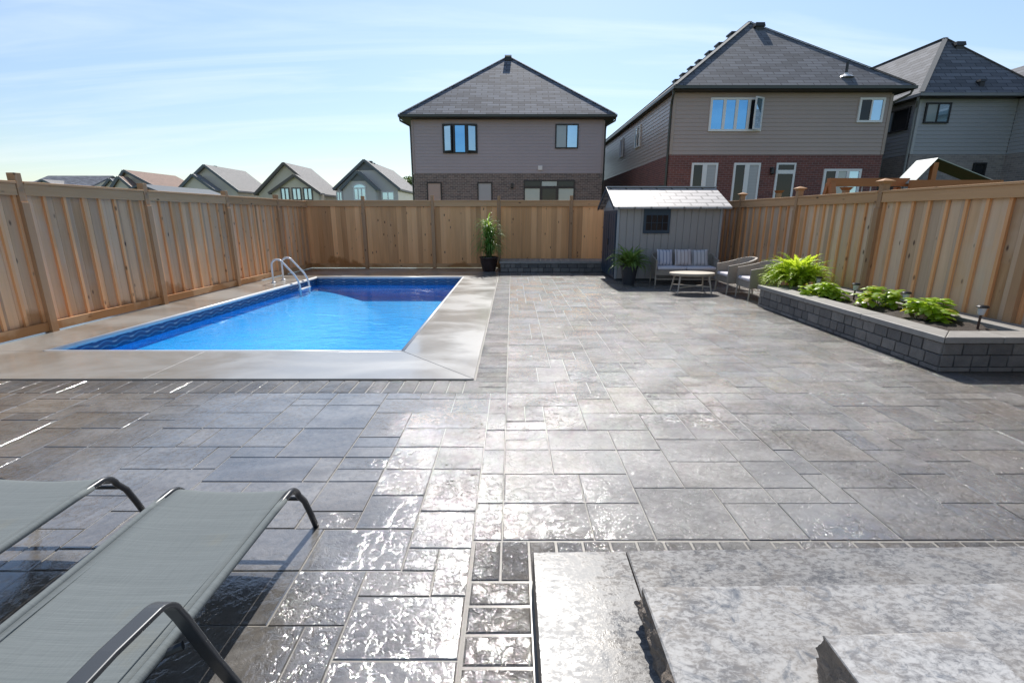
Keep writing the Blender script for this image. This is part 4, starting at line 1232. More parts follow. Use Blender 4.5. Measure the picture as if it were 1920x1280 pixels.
# wooden garden shed just beyond the left fence
t = thing('garden_shed', 'orange timber shed with grey metal roof beyond the left fence', 'shed', (-10, 13.2, 0))
a = at_side(261, 344.5, -10.0); b = at_side(394, 355.5, -10.0)
zr = a.z; ya, yb = a.y, b.y
MB().prism([(-11.6, ya + .15, 0), (-8.6, ya + .15, 0), (-8.6, ya + .15, zr - .62), (-10, ya + .15, zr - .08), (-11.6, ya + .15, zr - .62)], (0, yb - ya - .3, 0)).build('wall', M['cedar'], t)
mb = MB()
mb.prism([(-10, ya, zr), (-8.4, ya, zr - .62), (-8.4, ya, zr - .67), (-10, ya, zr - .05)], (0, yb - ya, 0))
mb.prism([(-10.001, ya, zr), (-11.8, ya, zr - .66), (-11.8, ya, zr - .71), (-10.001, ya, zr - .05)], (0, yb - ya, 0))
mb.build('roof', M['metal_roof'], t)

# tree showing between the grey house and the centre house
def tree(label, c, h, rad):
    t = thing('tree', label, 'tree', c)
    c = Vector(c)
    mb = MB(); mb.tube([c, c + Vector((.1, 0, h * .4)), c + Vector((0, .1, h * .8))], [.22, .16, .05], 8)
    for i in range(7):
        a = i * 2.4; z = h * (.35 + .06 * i)
        mb.tube([c + Vector((0, 0, z)), c + Vector((math.cos(a) * rad * .6, math.sin(a) * rad * .6, z + h * .2))], [.07, .02], 6)
    mb.build('trunk', M['bark'], t)
    mb = MB()
    for cl in range(60):
        a = random.uniform(0, 6.28); rr = rad * math.sqrt(random.random()); zz = h * random.uniform(.42, 1.0)
        rr *= math.sqrt(max(.1, 1 - ((zz / h - .65) / .4) ** 2))
        cc = c + Vector((rr * math.cos(a), rr * math.sin(a), zz))
        for l in range(36):
            p = cc + Vector((random.gauss(0, .42), random.gauss(0, .42), random.gauss(0, .34)))
            u = Vector((random.gauss(0, 1), random.gauss(0, 1), random.gauss(0, 1))).normalized() * .2
            v = u.cross(Vector((random.gauss(0, 1), random.gauss(0, 1), random.gauss(0, 1)))).normalized() * .11
            mb.quad(p - u, p - v, p + u, p + v)
    mb.build('crown', M['tree_leaf'], t, recalc=False)
q = at_depth(768, 360, 84)
tree('green tree top peeking beside the centre house', (q.x, 84, 0), 7.6, 2.6)

# play set beyond the right fence
def playset():
    Yp = 9.6
    a = at_depth(1759, 297, Yp); bk = at_side(1718, 304, a.x)
    l0 = at_depth(1713, 343.5, Yp); r0 = at_depth(1866, 340, Yp)
    t = thing('play_set', 'wooden swing and play tower with sloping canopy beyond the right fence', 'play set', (a.x, Yp, 0))
    dy = bk.y - a.y
    mb = MB()
    up = Vector((0, 0, .012))
    for (e) in (l0, r0):
        mb.hexa([a, Vector((a.x, a.y + dy, a.z)), Vector((e.x, e.y + dy, e.z)), e, a + up, Vector((a.x, a.y + dy, a.z)) + up, Vector((e.x, e.y + dy, e.z)) + up, e + up])
    mb.build('canopy', M['canopy'], t)
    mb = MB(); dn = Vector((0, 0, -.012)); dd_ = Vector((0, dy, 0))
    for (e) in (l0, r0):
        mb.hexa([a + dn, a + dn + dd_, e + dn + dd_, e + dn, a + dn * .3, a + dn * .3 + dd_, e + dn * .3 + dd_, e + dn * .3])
    mb.build('canopy_underside', M['underside_shade'], t)
    for yy in (a.y + .05, a.y + dy - .05):
        MB().box(a.x - .045, yy - .04, 0, a.x + .045, yy + .04, a.z - .07).build('post', M['cedar'], t)
        for e in (l0, r0):
            sx = 0.05 if e.x < a.x else -.05
            MB().box(e.x + sx - .045, yy - .045, 0, e.x + sx + .045, yy + .045, e.z - .05).build('post', M['cedar'], t)
    b0, b1 = at_depth(1697, 349, Yp + .1), at_depth(1858, 339, Yp + .1)
    MB().box(l0.x - .1, Yp - .06, b0.z - .12, r0.x + .1, Yp - .01, b0.z + .10).build('side_board', M['cedar'], t)
    MB().box(l0.x, Yp, 1.0, r0.x, Yp + dy, 1.06).build('platform', M['cedar'], t)
    s0, s1 = at_depth(1553, 342, Yp + dy * .5), at_depth(1697, 338.5, Yp + dy * .5)
    ys = Yp + dy * .5
    MB().beam((s0.x, ys, s0.z), (l0.x + .1, ys, s0.z), .10, .15).build('swing_beam', M['cedar'], t)
    mb = MB(); mb.beam((s0.x + .05, ys - .7, 0), (s0.x + .05, ys - .04, s0.z - .02), .09, .09); mb.beam((s0.x + .05, ys + .7, 0), (s0.x + .05, ys + .04, s0.z - .02), .09, .09)
    mb.build('swing_frame', M['cedar'], t)
    for px in (1617, 1633):
        q = at_depth(px, 350, ys)
        MB().tube([(q.x, ys, s0.z - .07), (q.x, ys, .55)], .012, 6).build('swing_chain', M['chain'], t)
    u0, u1 = at_depth(1617, 350, ys).x, at_depth(1633, 350, ys).x
    MB().box(u0 - .06, ys - .1, .52, u1 + .06, ys + .1, .55).build('swing_seat', M['black_trim'], t)
playset()
for (px, py, lb) in ((1461, 359, 'small capped post beyond the right fence, between its two far posts'), (1587, 353, 'small capped post beyond the right fence, under the swing beam')):
    q = at_side(px, py, 7.2)
    t = thing('fence_post', lb, 'post', (q.x, q.y, 0))
    MB().box(q.x - .05, q.y - .05, 0, q.x + .05, q.y + .05, q.z - .04).build('post', M['post'], t)
    mb = MB(); z = q.z - .039
    mb.hexa([(q.x - .06, q.y - .06, z), (q.x + .06, q.y - .06, z), (q.x + .06, q.y + .06, z), (q.x - .06, q.y + .06, z),
             (q.x - .095, q.y - .095, z + .06), (q.x + .095, q.y - .095, z + .06), (q.x + .095, q.y + .095, z + .06), (q.x - .095, q.y + .095, z + .06)])
    mb.build('post_cap', M['cedar'], t)

# ================================================================== BLOCK WALLS
def block_course(mb, p, q, out, z0, z1, bw=0.21, depth=0.10, jit=0.006, phase=0.0):
    p, q, out = Vector(p), Vector(q), Vector(out)
    d = (q - p); L = d.length; d /= L
    s = -phase
    while s < L - 0.01:
        w_ = bw * random.choice((0.72, 1.0, 1.0, 1.28))
        a, b = max(s, 0), min(s + w_, L)
        if L - b < 0.06: b = L
        if b - a > 0.03:
            o = random.uniform(0, jit)
            i, j = p + d * (a + .003), p + d * (b - .003)
            ch = .006
            pts = []
            for (zz, ins, off) in ((z0 + .002, 0, 0), (z0 + .002 + ch, ch, .008), (z1 - .004 - ch, ch, .008), (z1 - .004, 0, 0)):
                for (e, sg) in ((i, 1), (j, -1)):
                    r_ = e + d * (ins * sg) + out * (off + o)
                    pts.append((r_.x, r_.y, zz))
            back = [(i.x - out.x * depth, i.y - out.y * depth), (j.x - out.x * depth, j.y - out.y * depth)]
            pts += [(back[0][0], back[0][1], z0 + .002), (back[1][0], back[1][1], z0 + .002), (back[0][0], back[0][1], z1 - .004), (back[1][0], back[1][1], z1 - .004)]
            # 0,1 low outer  2,3 low face  4,5 high face  6,7 high outer  8,9 back low 10,11 back high
            mb.add(pts, [(0, 1, 3, 2), (2, 3, 5, 4), (4, 5, 7, 6), (6, 7, 11, 10), (8, 9, 1, 0), (0, 2, 4, 6, 10, 8), (1, 9, 11, 7, 5, 3)])
        s = b if b < L else L

# raised planter by the right fence
PX0, PX1, PY0, PY1, PZ = 4.52, 5.86, 4.90, 8.78, 0.385
t = thing('raised_planter', 'raised garden bed of grey split face blocks with flat cap stones', 'planter', (PX0, PY0, 0))
mb = MB()
zs = [0.0, 0.055, 0.185, 0.315]
for i in range(3):
    block_course(mb, (PX0, PY1), (PX0, PY0), (-1, 0), zs[i], zs[i + 1], phase=.09 * i)
    block_course(mb, (PX0 + .0, PY0), (PX1, PY0), (0, -1), zs[i], zs[i + 1], bw=.26, phase=.12 * i)
    block_course(mb, (PX0, PY1), (PX1, PY1), (0, 1), zs[i], zs[i + 1], phase=.1 * i)
mb.build('block_wall', M['block'], t)
mb = MB(); mb.box(PX0 + .012, PY0 + .012, 0, PX1 - .012, PY1 - .012, .27); mb.build('wall_core', M['wall_core'], t)
def capstone(mb, pts, z0, z1):
    mb.prism([(x, y, z1) for x, y in pts], (0, 0, z0 - z1))
mb = MB()
o, wd = .035, .30
xa, ya = PX0 - o, PY0 - o
xb, yb = PX1 + .03, PY1 + o
z0, z1 = .318, PZ
capstone(mb, [(xa, ya), (xa + wd, ya + wd), (xa + wd, ya + 1.25), (xa, ya + 1.25)], z0, z1)
capstone(mb, [(xa, ya + 1.256), (xa + wd, ya + 1.256), (xa + wd, ya + 2.5), (xa, ya + 2.5)], z0, z1)
capstone(mb, [(xa, ya + 2.506), (xa + wd, ya + 2.506), (xa + wd, yb - wd), (xa, yb)], z0, z1)
capstone(mb, [(xa + .006, ya), (xa + .62, ya), (xa + .62, ya + wd), (xa + wd + .006, ya + wd)], z0, z1)
capstone(mb, [(xa + .626, ya), (xb, ya), (xb, ya + wd), (xa + .626, ya + wd)], z0, z1)
capstone(mb, [(xa + .006, yb), (xb, yb), (xb, yb - wd), (xa + wd + .006, yb - wd)], z0, z1)
n = 3; L = (yb - wd - .006) - (ya + wd + .006)
for i in range(n):
    capstone(mb, [(xb - .30, ya + wd + .006 + L * i / n), (xb, ya + wd + .006 + L * i / n), (xb, ya + wd + L * (i + 1) / n), (xb - .30, ya + wd + L * (i + 1) / n)], z0, z1)
mb.build('cap_stones', M['block_cap'], t, bevel=.008)
SOIL_Z = .335
mb = MB(); nx, ny = 14, 40
x0s, x1s, y0s, y1s = xa + wd - .02, xb - .28, ya + wd - .02, yb - wd + .02
vs = [(x0s + (x1s - x0s) * i / nx, y0s + (y1s - y0s) * j / ny, SOIL_Z + random.gauss(0, .010)) for j in range(ny + 1) for i in range(nx + 1)]
fs = [(j * (nx + 1) + i, j * (nx + 1) + i + 1, (j + 1) * (nx + 1) + i + 1, (j + 1) * (nx + 1) + i) for j in range(ny) for i in range(nx)]
so = MB().add(vs, fs).build('soil', M['soil'], t, smooth=True)

# low block wall under the back fence
t = thing('low_retaining_wall', 'low dark block wall at the foot of the back fence', 'wall', (-.35, 14.4, 0))
mb = MB()
for i in range(2):
    block_course(mb, (-.33, 14.42), (4.9, 14.42), (0, -1), .0 + i * .12, .12 + i * .12, bw=.22, phase=.1 * i)
    block_course(mb, (-.33, 15.3), (-.33, 14.42), (-1, 0), .0 + i * .12, .12 + i * .12, bw=.22, phase=.07 * i)
mb.build('block_wall', M['block'], t)
mb = MB(); xq = -.37
while xq < 4.9:
    mb.box(xq + .002, 14.385, .243, min(xq + .6, 4.95) - .002, 15.36, .31); xq += .6
mb.build('cap_stones', M['block_cap'], t, bevel=.006)
MB().box(-.31, 14.44, 0, 4.9, 15.34, .24).build('wall_core', M['wall_core'], t)

# ================================================================== SHED
SX0, SX1, SY0, SY1, SE, SR = 2.63, 5.24, 12.45, 14.34, 1.80, 2.33
t = thing('storage_shed', 'grey resin storage shed with pale shingled roof and navy doors', 'shed', (SX0, SY0, 0))
mb = MB()
ym = (SY0 + SY1) / 2
mb.box(SX0 + .02, SY0 + .02, .0, SX1 - .02, SY1 - .02, SE)
mb.prism([(SX0 + .02, SY0 + .05, SE), (SX0 + .02, SY1 - .05, SE), (SX0 + .02, ym, SR - .08)], (SX1 - SX0 - .04, 0, 0))
mb.build('wall', M['shed_wall'], t)
mb = MB(); nP = 14; pw = (SX1 - SX0 - .12) / nP
for i in range(nP):
    mb.box(SX0 + .06 + i * pw + .006, SY0 + .005, .05, SX0 + .06 + (i + 1) * pw - .006, SY0 + .03, SE - .02)
mb.build('wall_panel', M['shed_wall'], t, bevel=.004)
for bx_ in ((SX0, SY0 - .005, SX0 + .055, SY0 + .05), (SX1 - .055, SY0 - .005, SX1, SY0 + .05), (SX0 - .004, SY1 - .06, SX0 + .05, SY1)):
    MB().box(bx_[0], bx_[1], .04, bx_[2], bx_[3], SE - .01).build('corner_trim', M['shed_trim'], t, bevel=.006)

MB().box(SX0 + .01, SY0 + .01, .0, SX1 - .01, SY1 - .01, .045).build('base', M['shed_groove'], t)
# doors on the end facing the pool
for i in range(2):
    y0_, y1_ = SY0 + .08 + i * .87, SY0 + .08 + (i + 1) * .87 - .01
    dmb = MB(); dmb.box(SX0 - .012, y0_, .06, SX0 + .015, y1_, SE - .06)
    for j in range(3):
        yy = y0_ + .04 + j * .27
        dmb.box(SX0 - .024, yy, .12, SX0 - .0125, yy + .235, SE - .14)
    dd = dmb.build('door', M['shed_door'], t, bevel=.004)
    if i == 0: MB().box(SX0 - .055, y1_ - .05, .85, SX0 - .025, y1_ - .02, 1.02).build('handle', M['lamp_metal'], dd)
mb = MB(); mb.prism([(SX0 + .005, SY0 + .1, SE + .02), (SX0 + .005, SY1 - .1, SE + .02), (SX0 + .005, ym, SR - .12)], (.014, 0, 0)); mb.build('gable_panel', M['shed_trim'], t)
mb = MB()
rx0, rx1, ry0, ry1 = 2.50, 5.37, 12.24, 14.55
th = .045
ze0 = SE + .02
mb.prism([(rx0, ry0, ze0), (rx0, ym, SR), (rx0, ym, SR - th), (rx0, ry0, ze0 - th)], (rx1 - rx0, 0, 0))
mb.prism([(rx0, ry1, ze0), (rx0, ym + .001, SR), (rx0, ym + .001, SR - th), (rx0, ry1, ze0 - th)], (rx1 - rx0, 0, 0))
rf = mb.build('roof', M['shed_shingle'], t)
mb = MB(); mb.beam((rx0 - .01, ym, SR + .012), (rx1 + .01, ym, SR + .012), .16, .03)
mb.build('ridge_cap', M['shed_trim'], rf)
MB().box(3.86, ym - .06, SR + .02, 4.0, ym + .06, SR + .055).build('ridge_vent', M['lamp_metal'], rf)
mb = MB(); mb.beam((rx0 - .012, ry0, ze0 - .03), (rx0 - .012, ym, SR - .03), .02, .09); mb.beam((rx0 - .012, ry1, ze0 - .03), (rx0 - .012, ym, SR - .03), .02, .09)
mb.build('bargeboard', M['shed_door'], t)
w_ = MB(); w_.box(3.28, SY0 - .035, 1.18, 3.94, SY0 + .0, 1.79)
wo = w_.build('window', M['shed_door'], t, bevel=.006)
MB().quad((3.34, SY0 - .0375, 1.26), (3.88, SY0 - .0375, 1.26), (3.88, SY0 - .0375, 1.62), (3.34, SY0 - .0375, 1.62)).build('pane', M['glass_dark'], wo)
mb = MB()
for xx in (3.475, 3.61, 3.745): mb.box(xx - .006, SY0 - .048, 1.26, xx + .006, SY0 - .038, 1.62)
mb.box(3.34, SY0 - .049, 1.435, 3.88, SY0 - .039, 1.447)
mb.build('glazing_bar', M['shed_door'], wo)

# ================================================================== POOL LADDER
t = thing('pool_ladder', 'white curved pool ladder at the left edge of the pool', 'ladder', (-5.8, 12.1, 0))
for yy in (11.88, 12.42):
    xw, xd = -5.22, -5.86
    pts = [(xd, yy, 0.0), (xd, yy, .40)]
    for i in range(1, 9):
        u = i / 8 * 2.35
        pts.append((xd + .15 - .15 * math.cos(u), yy, .43 + .15 * math.sin(u)))
    pts += [(xw - .10, yy, .20), (xw - .03, yy, .06), (xw, yy, -.06), (xw, yy, -.40)]
    sm = []
    MB().tube(pts, .024, 12).build('handrail', M['ladder_white'], t, smooth=True)
    MB().lathe((xd, yy, .013), [(.055, 0), (.055, .018), (.03, .035)], 16).build('anchor_cup', M['ladder_white'], t)
for zz in (-.155, -.36):
    MB().box(-5.27, 11.88, zz - .012, -5.17, 12.42, zz + .012).build('tread', M['ladder_white'], t, bevel=.005)

# ================================================================== PLANTS
def frond(mb, base, az, length, lift, droop, width, n=14, leaf=0.05):
    p = Vector(base); el = lift
    d_az = Vector((math.cos(az), math.sin(az), 0))
    side = Vector((-d_az.y, d_az.x, 0))
    st = length / n
    pts = []
    for i in range(n + 1):
        pts.append(p.copy())
        d = d_az * math.cos(el) + Vector((0, 0, 1)) * math.sin(el)
        p = p + d * st
        el -= droop / n * (0.4 + 1.2 * i / n)
    for i in range(1, n + 1):
        f = i / n
        lw = leaf * math.sin(math.pi * min(1, .12 + f * .86)) ** .8
        d = (pts[i] - pts[i - 1]).normalized()
        up = side.cross(d)
        for s in (-1, 1):
            tip = pts[i] + side * s * lw * width + d * lw * .55 - up * lw * random.uniform(-.1, .35)
            mb.add([pts[i - 1], pts[i - 1].lerp(pts[i], .5) + side * s * lw * .5 * width + up * .004, tip, pts[i]], [(0, 1, 2, 3)])
def fern(name, label, c, n, length, mat, potted, lo=.5, hi=1.45, leaf=.06, group=None):
    t = thing(name, label, 'fern', c)
    mb = MB()
    for i in range(n):
        az = random.uniform(0, 6.283)
        lift = random.uniform(lo, hi)
        frond(mb, Vector(c) + Vector((random.gauss(0, .03), random.gauss(0, .03), random.uniform(-.01, .03))), az, length * random.uniform(.65, 1.1), lift, random.uniform(1.2, 2.5), 1.0, 16, leaf * random.uniform(.8, 1.2))
    mb.build('fronds', mat, t, recalc=False)
    return t

# fern pot by the shed
c = ground_at(1178, 533)
t = thing('plant_pot', 'tall dark square-shouldered pot holding a fern beside the shed', 'plant pot', c)
MB().lathe(c, [(.13, 0), (.14, .02), (.20, .40), (.215, .42), (.215, .45), (.19, .45), (.18, .40)], 28).build('pot', M['pot_black'], t, smooth=False)
MB().lathe(c + Vector((0, 0, .385)), [(.185, 0), (.18, .02)], 24).build('soil', M['soil'], t)
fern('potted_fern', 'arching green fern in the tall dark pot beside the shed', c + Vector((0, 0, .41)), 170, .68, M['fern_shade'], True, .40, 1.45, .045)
# big bright fern in the planter
q = ground_at(1492, 541, SOIL_Z)
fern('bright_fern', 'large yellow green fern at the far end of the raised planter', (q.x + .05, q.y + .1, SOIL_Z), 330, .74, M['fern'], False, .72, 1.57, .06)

# grassy plant in brown pot by the back fence
c = ground_at(917, 509)
t = thing('plant_pot', 'round dark brown glazed pot at the back fence', 'plant pot', c)
MB().lathe(c, [(.17, 0), (.19, .03), (.245, .26), (.265, .38), (.285, .40), (.285, .44), (.255, .44), (.25, .38)], 32).build('pot', M['pot_brown'], t, smooth=True)
MB().lathe(c + Vector((0, 0, .38)), [(.25, 0), (.245, .015)], 24).build('soil', M['soil'], t)
tp = thing('tall_leafy_plant', 'tall bladed plant with drooping strap leaves in the brown pot', 'plant', c + Vector((0, 0, .395)))
def blade(mb, base, az, L, lift, droop, w, n=8):
    p = Vector(base); el = lift
    da = Vector((math.cos(az), math.sin(az), 0)); side = Vector((-da.y, da.x, 0))
    rows = []
    for i in range(n + 1):
        f = i / n
        ww = w * (1 - f) ** .6 * (.45 + .55 * min(1, f * 5)) / 2 + .0008
        rows.append((p - side * ww, p + side * ww))
        d = da * math.cos(el) + Vector((0, 0, 1)) * math.sin(el)
        p = p + d * L / n
        el -= droop / n * (.5 + f)
    for i in range(n):
        mb.add([rows[i][0], rows[i][1], rows[i + 1][1], rows[i + 1][0]], [(0, 1, 2, 3)])
mb = MB(); ms = MB()
for s in range(7):
    a = s * 2.4; bx = c + Vector((.07 * math.cos(a), .07 * math.sin(a), .39))
    hgt = random.uniform(.55, 1.05)
    topp = bx + Vector((random.gauss(0, .05), random.gauss(0, .05), hgt))
    ms.tube([bx, bx.lerp(topp, .5) + Vector((.01, 0, 0)), topp], [.016, .012, .006], 6)
    for i in range(64):
        f = random.uniform(.06, 1.0)
        blade(mb, bx.lerp(topp, f), random.uniform(0, 6.283), random.uniform(.45, .75), random.uniform(.5, 1.3), random.uniform(1.6, 3.2), random.uniform(.022, .036))
mb.build('leaves', M['lily'], tp, recalc=False)
ms.build('stem', M['stem'], tp)
mb = MB()
for (dx, z) in ((.02, 1.24), (-.06, 1.12), (-.12, 1.0), (.05, 1.18)):
    b = c + Vector((dx, -.05, z + .02))
    for i in range(4): blade(mb, b, random.uniform(0, 6.28), .22, 1.35, .3, .035, 5)
mb.build('young_tips', M['tip'], tp, recalc=False)

# hydrangeas in the planter
def leaf_shape(mb, base, az, el, L, w, fold=.25):
    da = Vector((math.cos(az), math.sin(az), 0)); side = Vector((-da.y, da.x, 0))
    p = Vector(base); rows = []
    n = 5
    e = el
    for i in range(n + 1):
        f = i / n
        ww = w / 2 * math.sin(math.pi * (f * .93 + .04)) ** .75 if i < n else .001
        d = da * math.cos(e) + Vector((0, 0, 1)) * math.sin(e)
        up = side.cross(d)
        rows.append((p - side * ww - up * (-fold * ww), p.copy(), p + side * ww + up * (fold * ww)))
        p = p + d * L / n
        e -= .22
    for i in range(n):
        a, b = rows[i], rows[i + 1]
        mb.add([a[0], a[1], a[2], b[0], b[1], b[2]], [(0, 1, 4, 3), (1, 2, 5, 4)])
def hydrangea(label, c, n_st, spread, h, bloom=None, yellow=3, leafL=.13):
    t = thing('leafy_shrub', label, 'shrub', c)
    c = Vector(c); mb = MB(); ms = MB(); my = MB()
    for s in range(n_st):
        a = random.uniform(0, 6.28); r_ = spread * math.sqrt(random.random())
        tip = c + Vector((r_ * math.cos(a), r_ * math.sin(a), h * random.uniform(.55, 1.0) * (1 - .35 * (r_ / spread) ** 2)))
        ms.tube([c + Vector((random.gauss(0, .03), random.gauss(0, .03), 0)), c.lerp(tip, .5) + Vector((0, 0, .03)), tip], [.007, .005, .004], 5)
        for lv in range(3):
            base = tip - Vector((0, 0, lv * .045))
            for q_ in range(5 if lv == 0 else 4):
                az = q_ * 1.4 + lv * .8 + random.uniform(-.3, .3)
                leaf_shape(my if (yellow and random.random() < .015 * yellow) else mb, base, az, random.uniform(.05, .65) - lv * .15, leafL * random.uniform(.75, 1.25), leafL * random.uniform(.5, .68))
    mb.build('leaves', M['hydrangea'], t, recalc=False); ms.build('stem', M['stem'], t)
    if my.v: my.build('yellow_leaves', M['yellow_leaf'], t, recalc=False)
    if bloom:
        for b in bloom:
            m2 = MB()
            for i in range(150):
                u = Vector((random.gauss(0, 1), random.gauss(0, 1), random.gauss(0, 1))).normalized()
                p = Vector(b) + Vector((u.x * .085, u.y * .07, u.z * .06))
                e1 = u.cross(Vector((.3, .2, 1))).normalized() * .016; e2 = u.cross(e1).normalized() * .016
                m2.quad(p - e1, p - e2, p + e1, p + e2)
            m2.build('bloom', M['bloom'], t, recalc=False)
    return t
q = ground_at(1545, 560, SOIL_Z); hydrangea('dense low green shrub beside the bright fern, farthest of three', q, 15, .28, .27, yellow=1, leafL=.14)
q = ground_at(1512, 549, SOIL_Z)
q = ground_at(1643, 577, SOIL_Z); hydrangea('open leafy green shrub with yellow leaves, middle of three in planter', q, 9, .25, .33, yellow=6, leafL=.15)
q = ground_at(1740, 597, SOIL_Z)
b = ground_at(1728, 597, SOIL_Z)
hydrangea('green shrub with faded pinkish bloom, nearest of three in planter', q, 13, .24, .31, bloom=[b + Vector((-.04, -.05, .05)), b + Vector((.10, -.09, .06))], yellow=3, leafL=.15)

# solar lights
def solar():
    t = thing('solar_light', '', 'garden light', (0, 0, 0), 'solar lights in the planter')
    MB().lathe((0, 0, 0), [(.012, -.05), (.012, .155)], 10).build('stake', M['lamp_stake'], t)
    MB().lathe((0, 0, .155), [(.022, 0), (.028, .01), (.042, .085), (.040, .088)], 16).build('lens', M['lamp_cup'], t)
    MB().lathe((0, 0, .243), [(.058, 0), (.060, .012), (.045, .026), (.012, .03)], 20).build('cap', M['lamp_black'], t)
    return t
s0 = solar()
sl = [((1833, 615), 'solar stake light standing clear at the near end of the planter'), ((1693, 583), 'solar stake light behind the shrub with the pinkish bloom'),
      ((1600, 563), 'solar stake light between the far shrub and the middle shrub'), ((1531, 548), 'solar stake light half hidden beside the bright fern')]
for i, (px, lb) in enumerate(sl):
    q = ground_at(px[0], px[1], SOIL_Z)
    if i == 0:
        s0.location = q; s0['label'] = lb
    else: dup(s0, q, 0, lb)

# ================================================================== LOUNGE SET
def smooth_u(w, d, r, n=8):
    """plan of a tub: front-left -> back -> front-right (front at y=0, back at y=d)"""
    pts = [(-w / 2, 0.0), (-w / 2, d * .35)]
    for i in range(n + 1):
        a = math.pi - i / n * math.pi / 2
        pts.append((-w / 2 + r + r * math.cos(a), d - r + r * math.sin(a)))
    for i in range(n + 1):
        a = math.pi / 2 - i / n * math.pi / 2
        pts.append((w / 2 - r + r * math.cos(a), d - r + r * math.sin(a)))
    pts += [(w / 2, d * .35), (w / 2, 0.0)]
    return pts
def tub_seat(name, label, cat, w, d, seat_h, arm_h, back_h, zb, cushions, group=None):
    t = thing(name, label, cat, (0, 0, 0), group)
    plan = smooth_u(w, d, .24 if w < 1 else .22)
    vs, fs = [], []
    th = .035
    m = len(plan)
    cx_, cy_ = 0, d * .4
    for i, (x, y) in enumerate(plan):
        f = min(1, y / d)
        top = arm_h + (back_h - arm_h) * (f ** 1.3)
        x2 = x - th * (1 if x > 0 else -1) * (1 if abs(x) > w / 2 - .2 else 0)
        y2 = y - th * (1 if y > d - .2 else 0)
        flare = 1.0 + .05 * f
        for (q, zz, fl) in ((0, zb, 1.0), (0, top, flare), (1, top, flare), (1, zb, 1.0)):
            X_, Y_ = (x, y) if q == 0 else (x2, y2)
            vs.append((X_ * fl, Y_ if fl == 1 else Y_ + .05 * f, zz))
    for i in range(m - 1):
        for j in range(4):
            k_ = (j + 1) % 4
            fs.append((i * 4 + j, i * 4 + k_, (i + 1) * 4 + k_, (i + 1) * 4 + j))
    fs.append((0, 1, 2, 3)); fs.append(((m - 1) * 4 + 3, (m - 1) * 4 + 2, (m - 1) * 4 + 1, (m - 1) * 4))
    MB().add(vs, fs).build('backrest', M['wicker'], t, bevel=.008)
    MB().box(-w / 2 + .036, .02, seat_h - .13, w / 2 - .036, d - .05, seat_h).build('seat', M['wicker'], t, bevel=.01)
    for sx in (-1, 1):
        for yy in (.03, d - .10):
            MB().tube([(sx * (w / 2 - .02), yy, zb + .05), (sx * (w / 2 - .015), yy - (.02 if yy < .1 else -.04), 0)], [.018, .012], 10).build('leg', M['leg_paint'], t)
    if w > 1:
        MB().beam((-w / 2 + .02, .12, .13), (w / 2 - .02, .12, .13), .02, .025).build('stretcher', M['leg_paint'], t)
    n = cushions
    cw = (w - .09) / n
    for i in range(n):
        x0 = -w / 2 + .045 + i * cw
        MB().box(x0 + .004, .0, seat_h + .001, x0 + cw - .004, d - .10, seat_h + .075).build('seat_cushion', M['cushion'], t, bevel=.03, seg=4, smooth=True)
    return t
sofa = tub_seat('wicker_sofa', 'taupe wicker loveseat with pale seat cushions against the shed', 'sofa', 1.46, .66, .36, .60, .74, .22, 2)
sofa.location = (4.14, 11.52, 0)
sofa.rotation_euler = (0, 0, R(-4))
def pillow(label, loc, rot, mat):
    n = 12; s = .20
    vs, fs = [], []
    for side in (1, -1):
        for j in range(n + 1):
            for i in range(n + 1):
                u, v = i / n * 2 - 1, j / n * 2 - 1
                h = .075 * (max(0, 1 - u ** 4) * max(0, 1 - v ** 4)) ** .6
                pin = 1 - .07 * (1 - abs(u)) * 0 - .05 * (1 - u * u) * (abs(v) > .99) - .05 * (1 - v * v) * (abs(u) > .99)
                kx = u * s * (1 - .06 * (1 - v * v)); kz = v * s * (1 - .06 * (1 - u * u))
                vs.append((kx, -side * h, kz))
    N = (n + 1) ** 2
    for sd in range(2):
        for j in range(n):
            for i in range(n):
                a = sd * N + j * (n + 1) + i
                f = (a, a + 1, a + n + 2, a + n + 1)
                fs.append(f if sd == 0 else tuple(reversed(f)))
    o = MB().add(vs, fs).build('cushion', mat, None, smooth=True, recalc=False)
    o.location = loc; o.rotation_euler = rot
    tag(o, label, 'cushion')
    return o
pillow('blue striped cushion, the left one of three on the loveseat', (3.72, 11.93, .625), (R(-16), R(2), R(6)), M['stripe_blue'])
pillow('beige striped cushion in the middle of the loveseat', (4.14, 11.86, .635), (R(-17), R(-1), R(-4)), M['stripe_pink'])
pillow('grey striped cushion, the right one of three on the loveseat', (4.55, 11.88, .625), (R(-16), R(-3), R(-10)), M['stripe_grey'])
ch = tub_seat('wicker_armchair', 'taupe wicker tub chair nearer the shed, between sofa and second chair', 'armchair', .62, .62, .36, .60, .76, .24, 1, 'wicker tub chairs')
ch.location = (4.50, 10.42, 0); ch.rotation_euler = (0, 0, R(-90))
dup(ch, (4.60, 9.64, 0), R(-92), 'taupe wicker tub chair beside the end of the raised planter')
